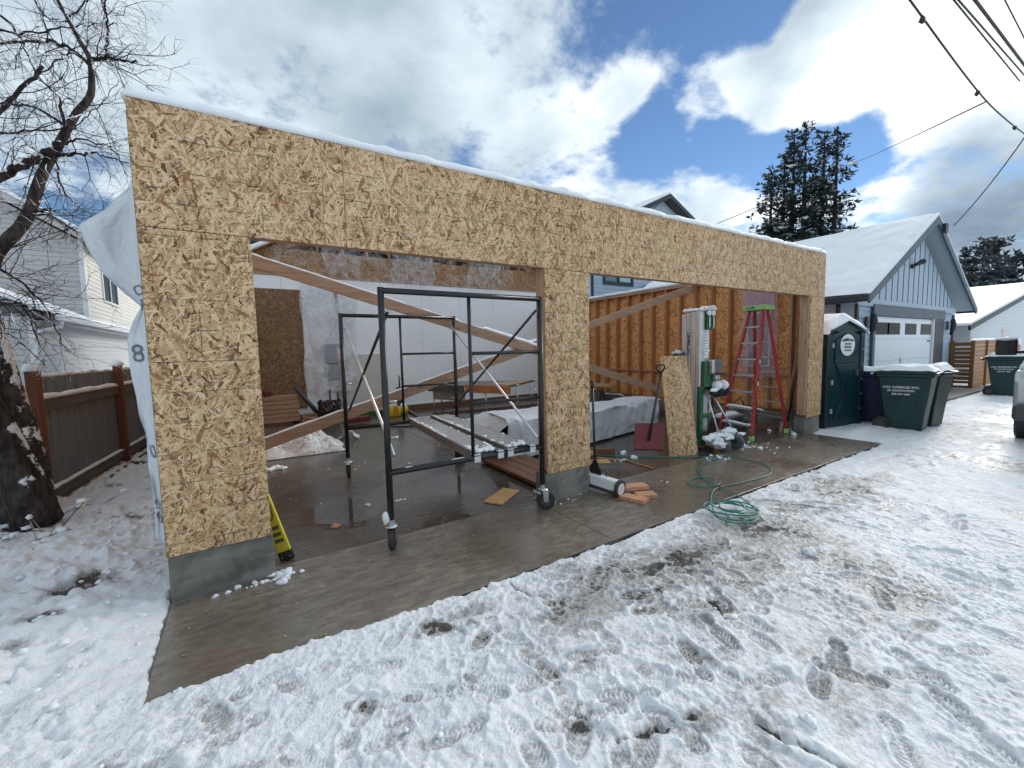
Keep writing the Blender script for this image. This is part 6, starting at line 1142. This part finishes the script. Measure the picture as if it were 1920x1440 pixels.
for k, (u, v, y, rad, dn) in enumerate(((1512, 238, 14.0, 4.2, 1.25), (1547, 248, 13.2, 4.0, 1.15), (1490, 252, 15.0, 4.3, 1.2), (1571, 252, 12.6, 3.8, 1.1), (1472, 290, 15.6, 4.0, 1.15), (1447, 320, 16.2, 3.8, 1.1))):
    p = at(u, v, 1, y); pine(p.x, p.y, p.z, rad, 0, ('tallest dark pine in the clump behind the blue garage', 'tall pine spire just right of the tallest in the clump', 'tall pine spire just left of the tallest in the clump', 'pine at the garage-roof side of the clump', 'shorter dark pine on the left flank of the clump', 'lowest snowy pine at the left edge of the clump')[k], 'pines in the clump behind the blue garage', 40 + k, density=dn * 1.25, cl=.60, snowf=.30 if k < 4 else .45)
far = ((1845, 455, 9.5, 3.0), (1875, 450, 7.5, 3.2), (1812, 470, 11, 2.8), (1905, 480, 6.0, 3.0), (1850, 510, 8, 3.4), (1885, 520, 6.5, 3.4), (1820, 520, 10, 3.2))
for k, (u, v, y, rad) in enumerate(far):
    p = at(u, v, 1, y); pine(p.x, p.y, p.z, rad, 0, 'distant snow-dusted pine behind the white house', 'distant pines behind the white house', 80 + k, 'needles_far', 1.1, cl=.75, snowf=.75, low=.05)
# ------------------------------------------------------------------ snowy brush bank beyond the cedar screen
b = MB(); s2 = MB(); rq = random.Random(4); V = []; F = []; SV = []; SF = []
for i in range(2600):
    x = rq.uniform(34, 62); y = rq.uniform(5, 13); z = rq.uniform(0, 1) ** 1.2 * 3.6; q = Vector((x, y, z)); d1 = Vector((rq.gauss(0, 1), rq.gauss(0, 1), rq.gauss(0, .6))).normalized(); d2 = d1.orthogonal().normalized(); c1 = rq.uniform(.2, .6); A_, B_ = (V, F) if rq.random() < .5 else (SV, SF); b0 = len(A_); A_ += [q, q + d1 * c1 + d2 * c1 * .4, q + d1 * c1 * 1.6, q + d1 * c1 * .6 - d2 * c1 * .4]; B_.append((b0, b0 + 1, b0 + 2, b0 + 3))
b.add(V, F); b.build('brush', MT['needles_far'], kind='stuff'); s2.add(SV, SF); s2.build('snowy_brush', MT['snow_roof'], kind='stuff')

# ------------------------------------------------------------------ overhead lines (running along the alley, service drops to the houses)
def wire(P, r, lab, sag=0.0, curls=False, group=None):
    P = [Vector(p) for p in P]; Q = catmull(P, 14) if len(P) > 2 else [P[0].lerp(P[1], i / 16) - Vector((0, 0, sag * 4 * (i / 16) * (1 - i / 16))) for i in range(17)]
    b = MB().tube(Q, r, 6)
    if curls:
        for i in range(3, len(Q) - 4, 3):
            if nz(i * 1.7) > -.1: d = (Q[i + 1] - Q[i]); b.blob(Q[i] + Vector((0, 0, -.03)), (.06, .04, .05), 1, .6, 1.5, i)
    return b.build('overhead_wire', MT['wire'], smooth=True, label=lab, cat='wire', group=group)
yw = -1.42
pa, pb, pc = at(1700, -8, 1, yw), at(1850, 190, 1, yw), at(1935, 262, 1, yw)
wire([pa, pb, pc], .012, 'thick overhead cable with clipped-on fittings crossing the corner of the sky', curls=True)
pj = Vector(pb); wire([pj, at(1600, 306, 0, 40.0)], .014, 'service wire running from the cable fitting towards the pines', .05)
wire([at(1600, 306, 0, 40.0), at(1345, 419, 1, 11.6)], .02, 'service wire running behind the pines to the tall blue-grey house', .1)
wire([at(1925, 252, 1, yw), Vector((18.1, NY - OV - .1, 4.95))], .013, 'service wire dropping to the blue garage gable', .1)
for k, (u0, u1, v1, l) in enumerate(((1782, 1912, 352 // 2 + 0, 'a'), (1790, 1925, 170, 'b'), (1822, 1925, 135, 'c'), (1880, 1925, 85, 'd'))):
    wire([at(u0, -8, 1, -1.9 - .15 * k), at(u1, (152, 146, 128, 80)[k], 1, -1.9 - .15 * k)], (.009, .009, .014, .006)[k], ('thin overhead wire next to the thick cable', 'thin overhead wire twisting close beside the paired wire', 'dark overhead wire nearest the sun glare', 'faint thin overhead wire at the far corner of the sky')[k])
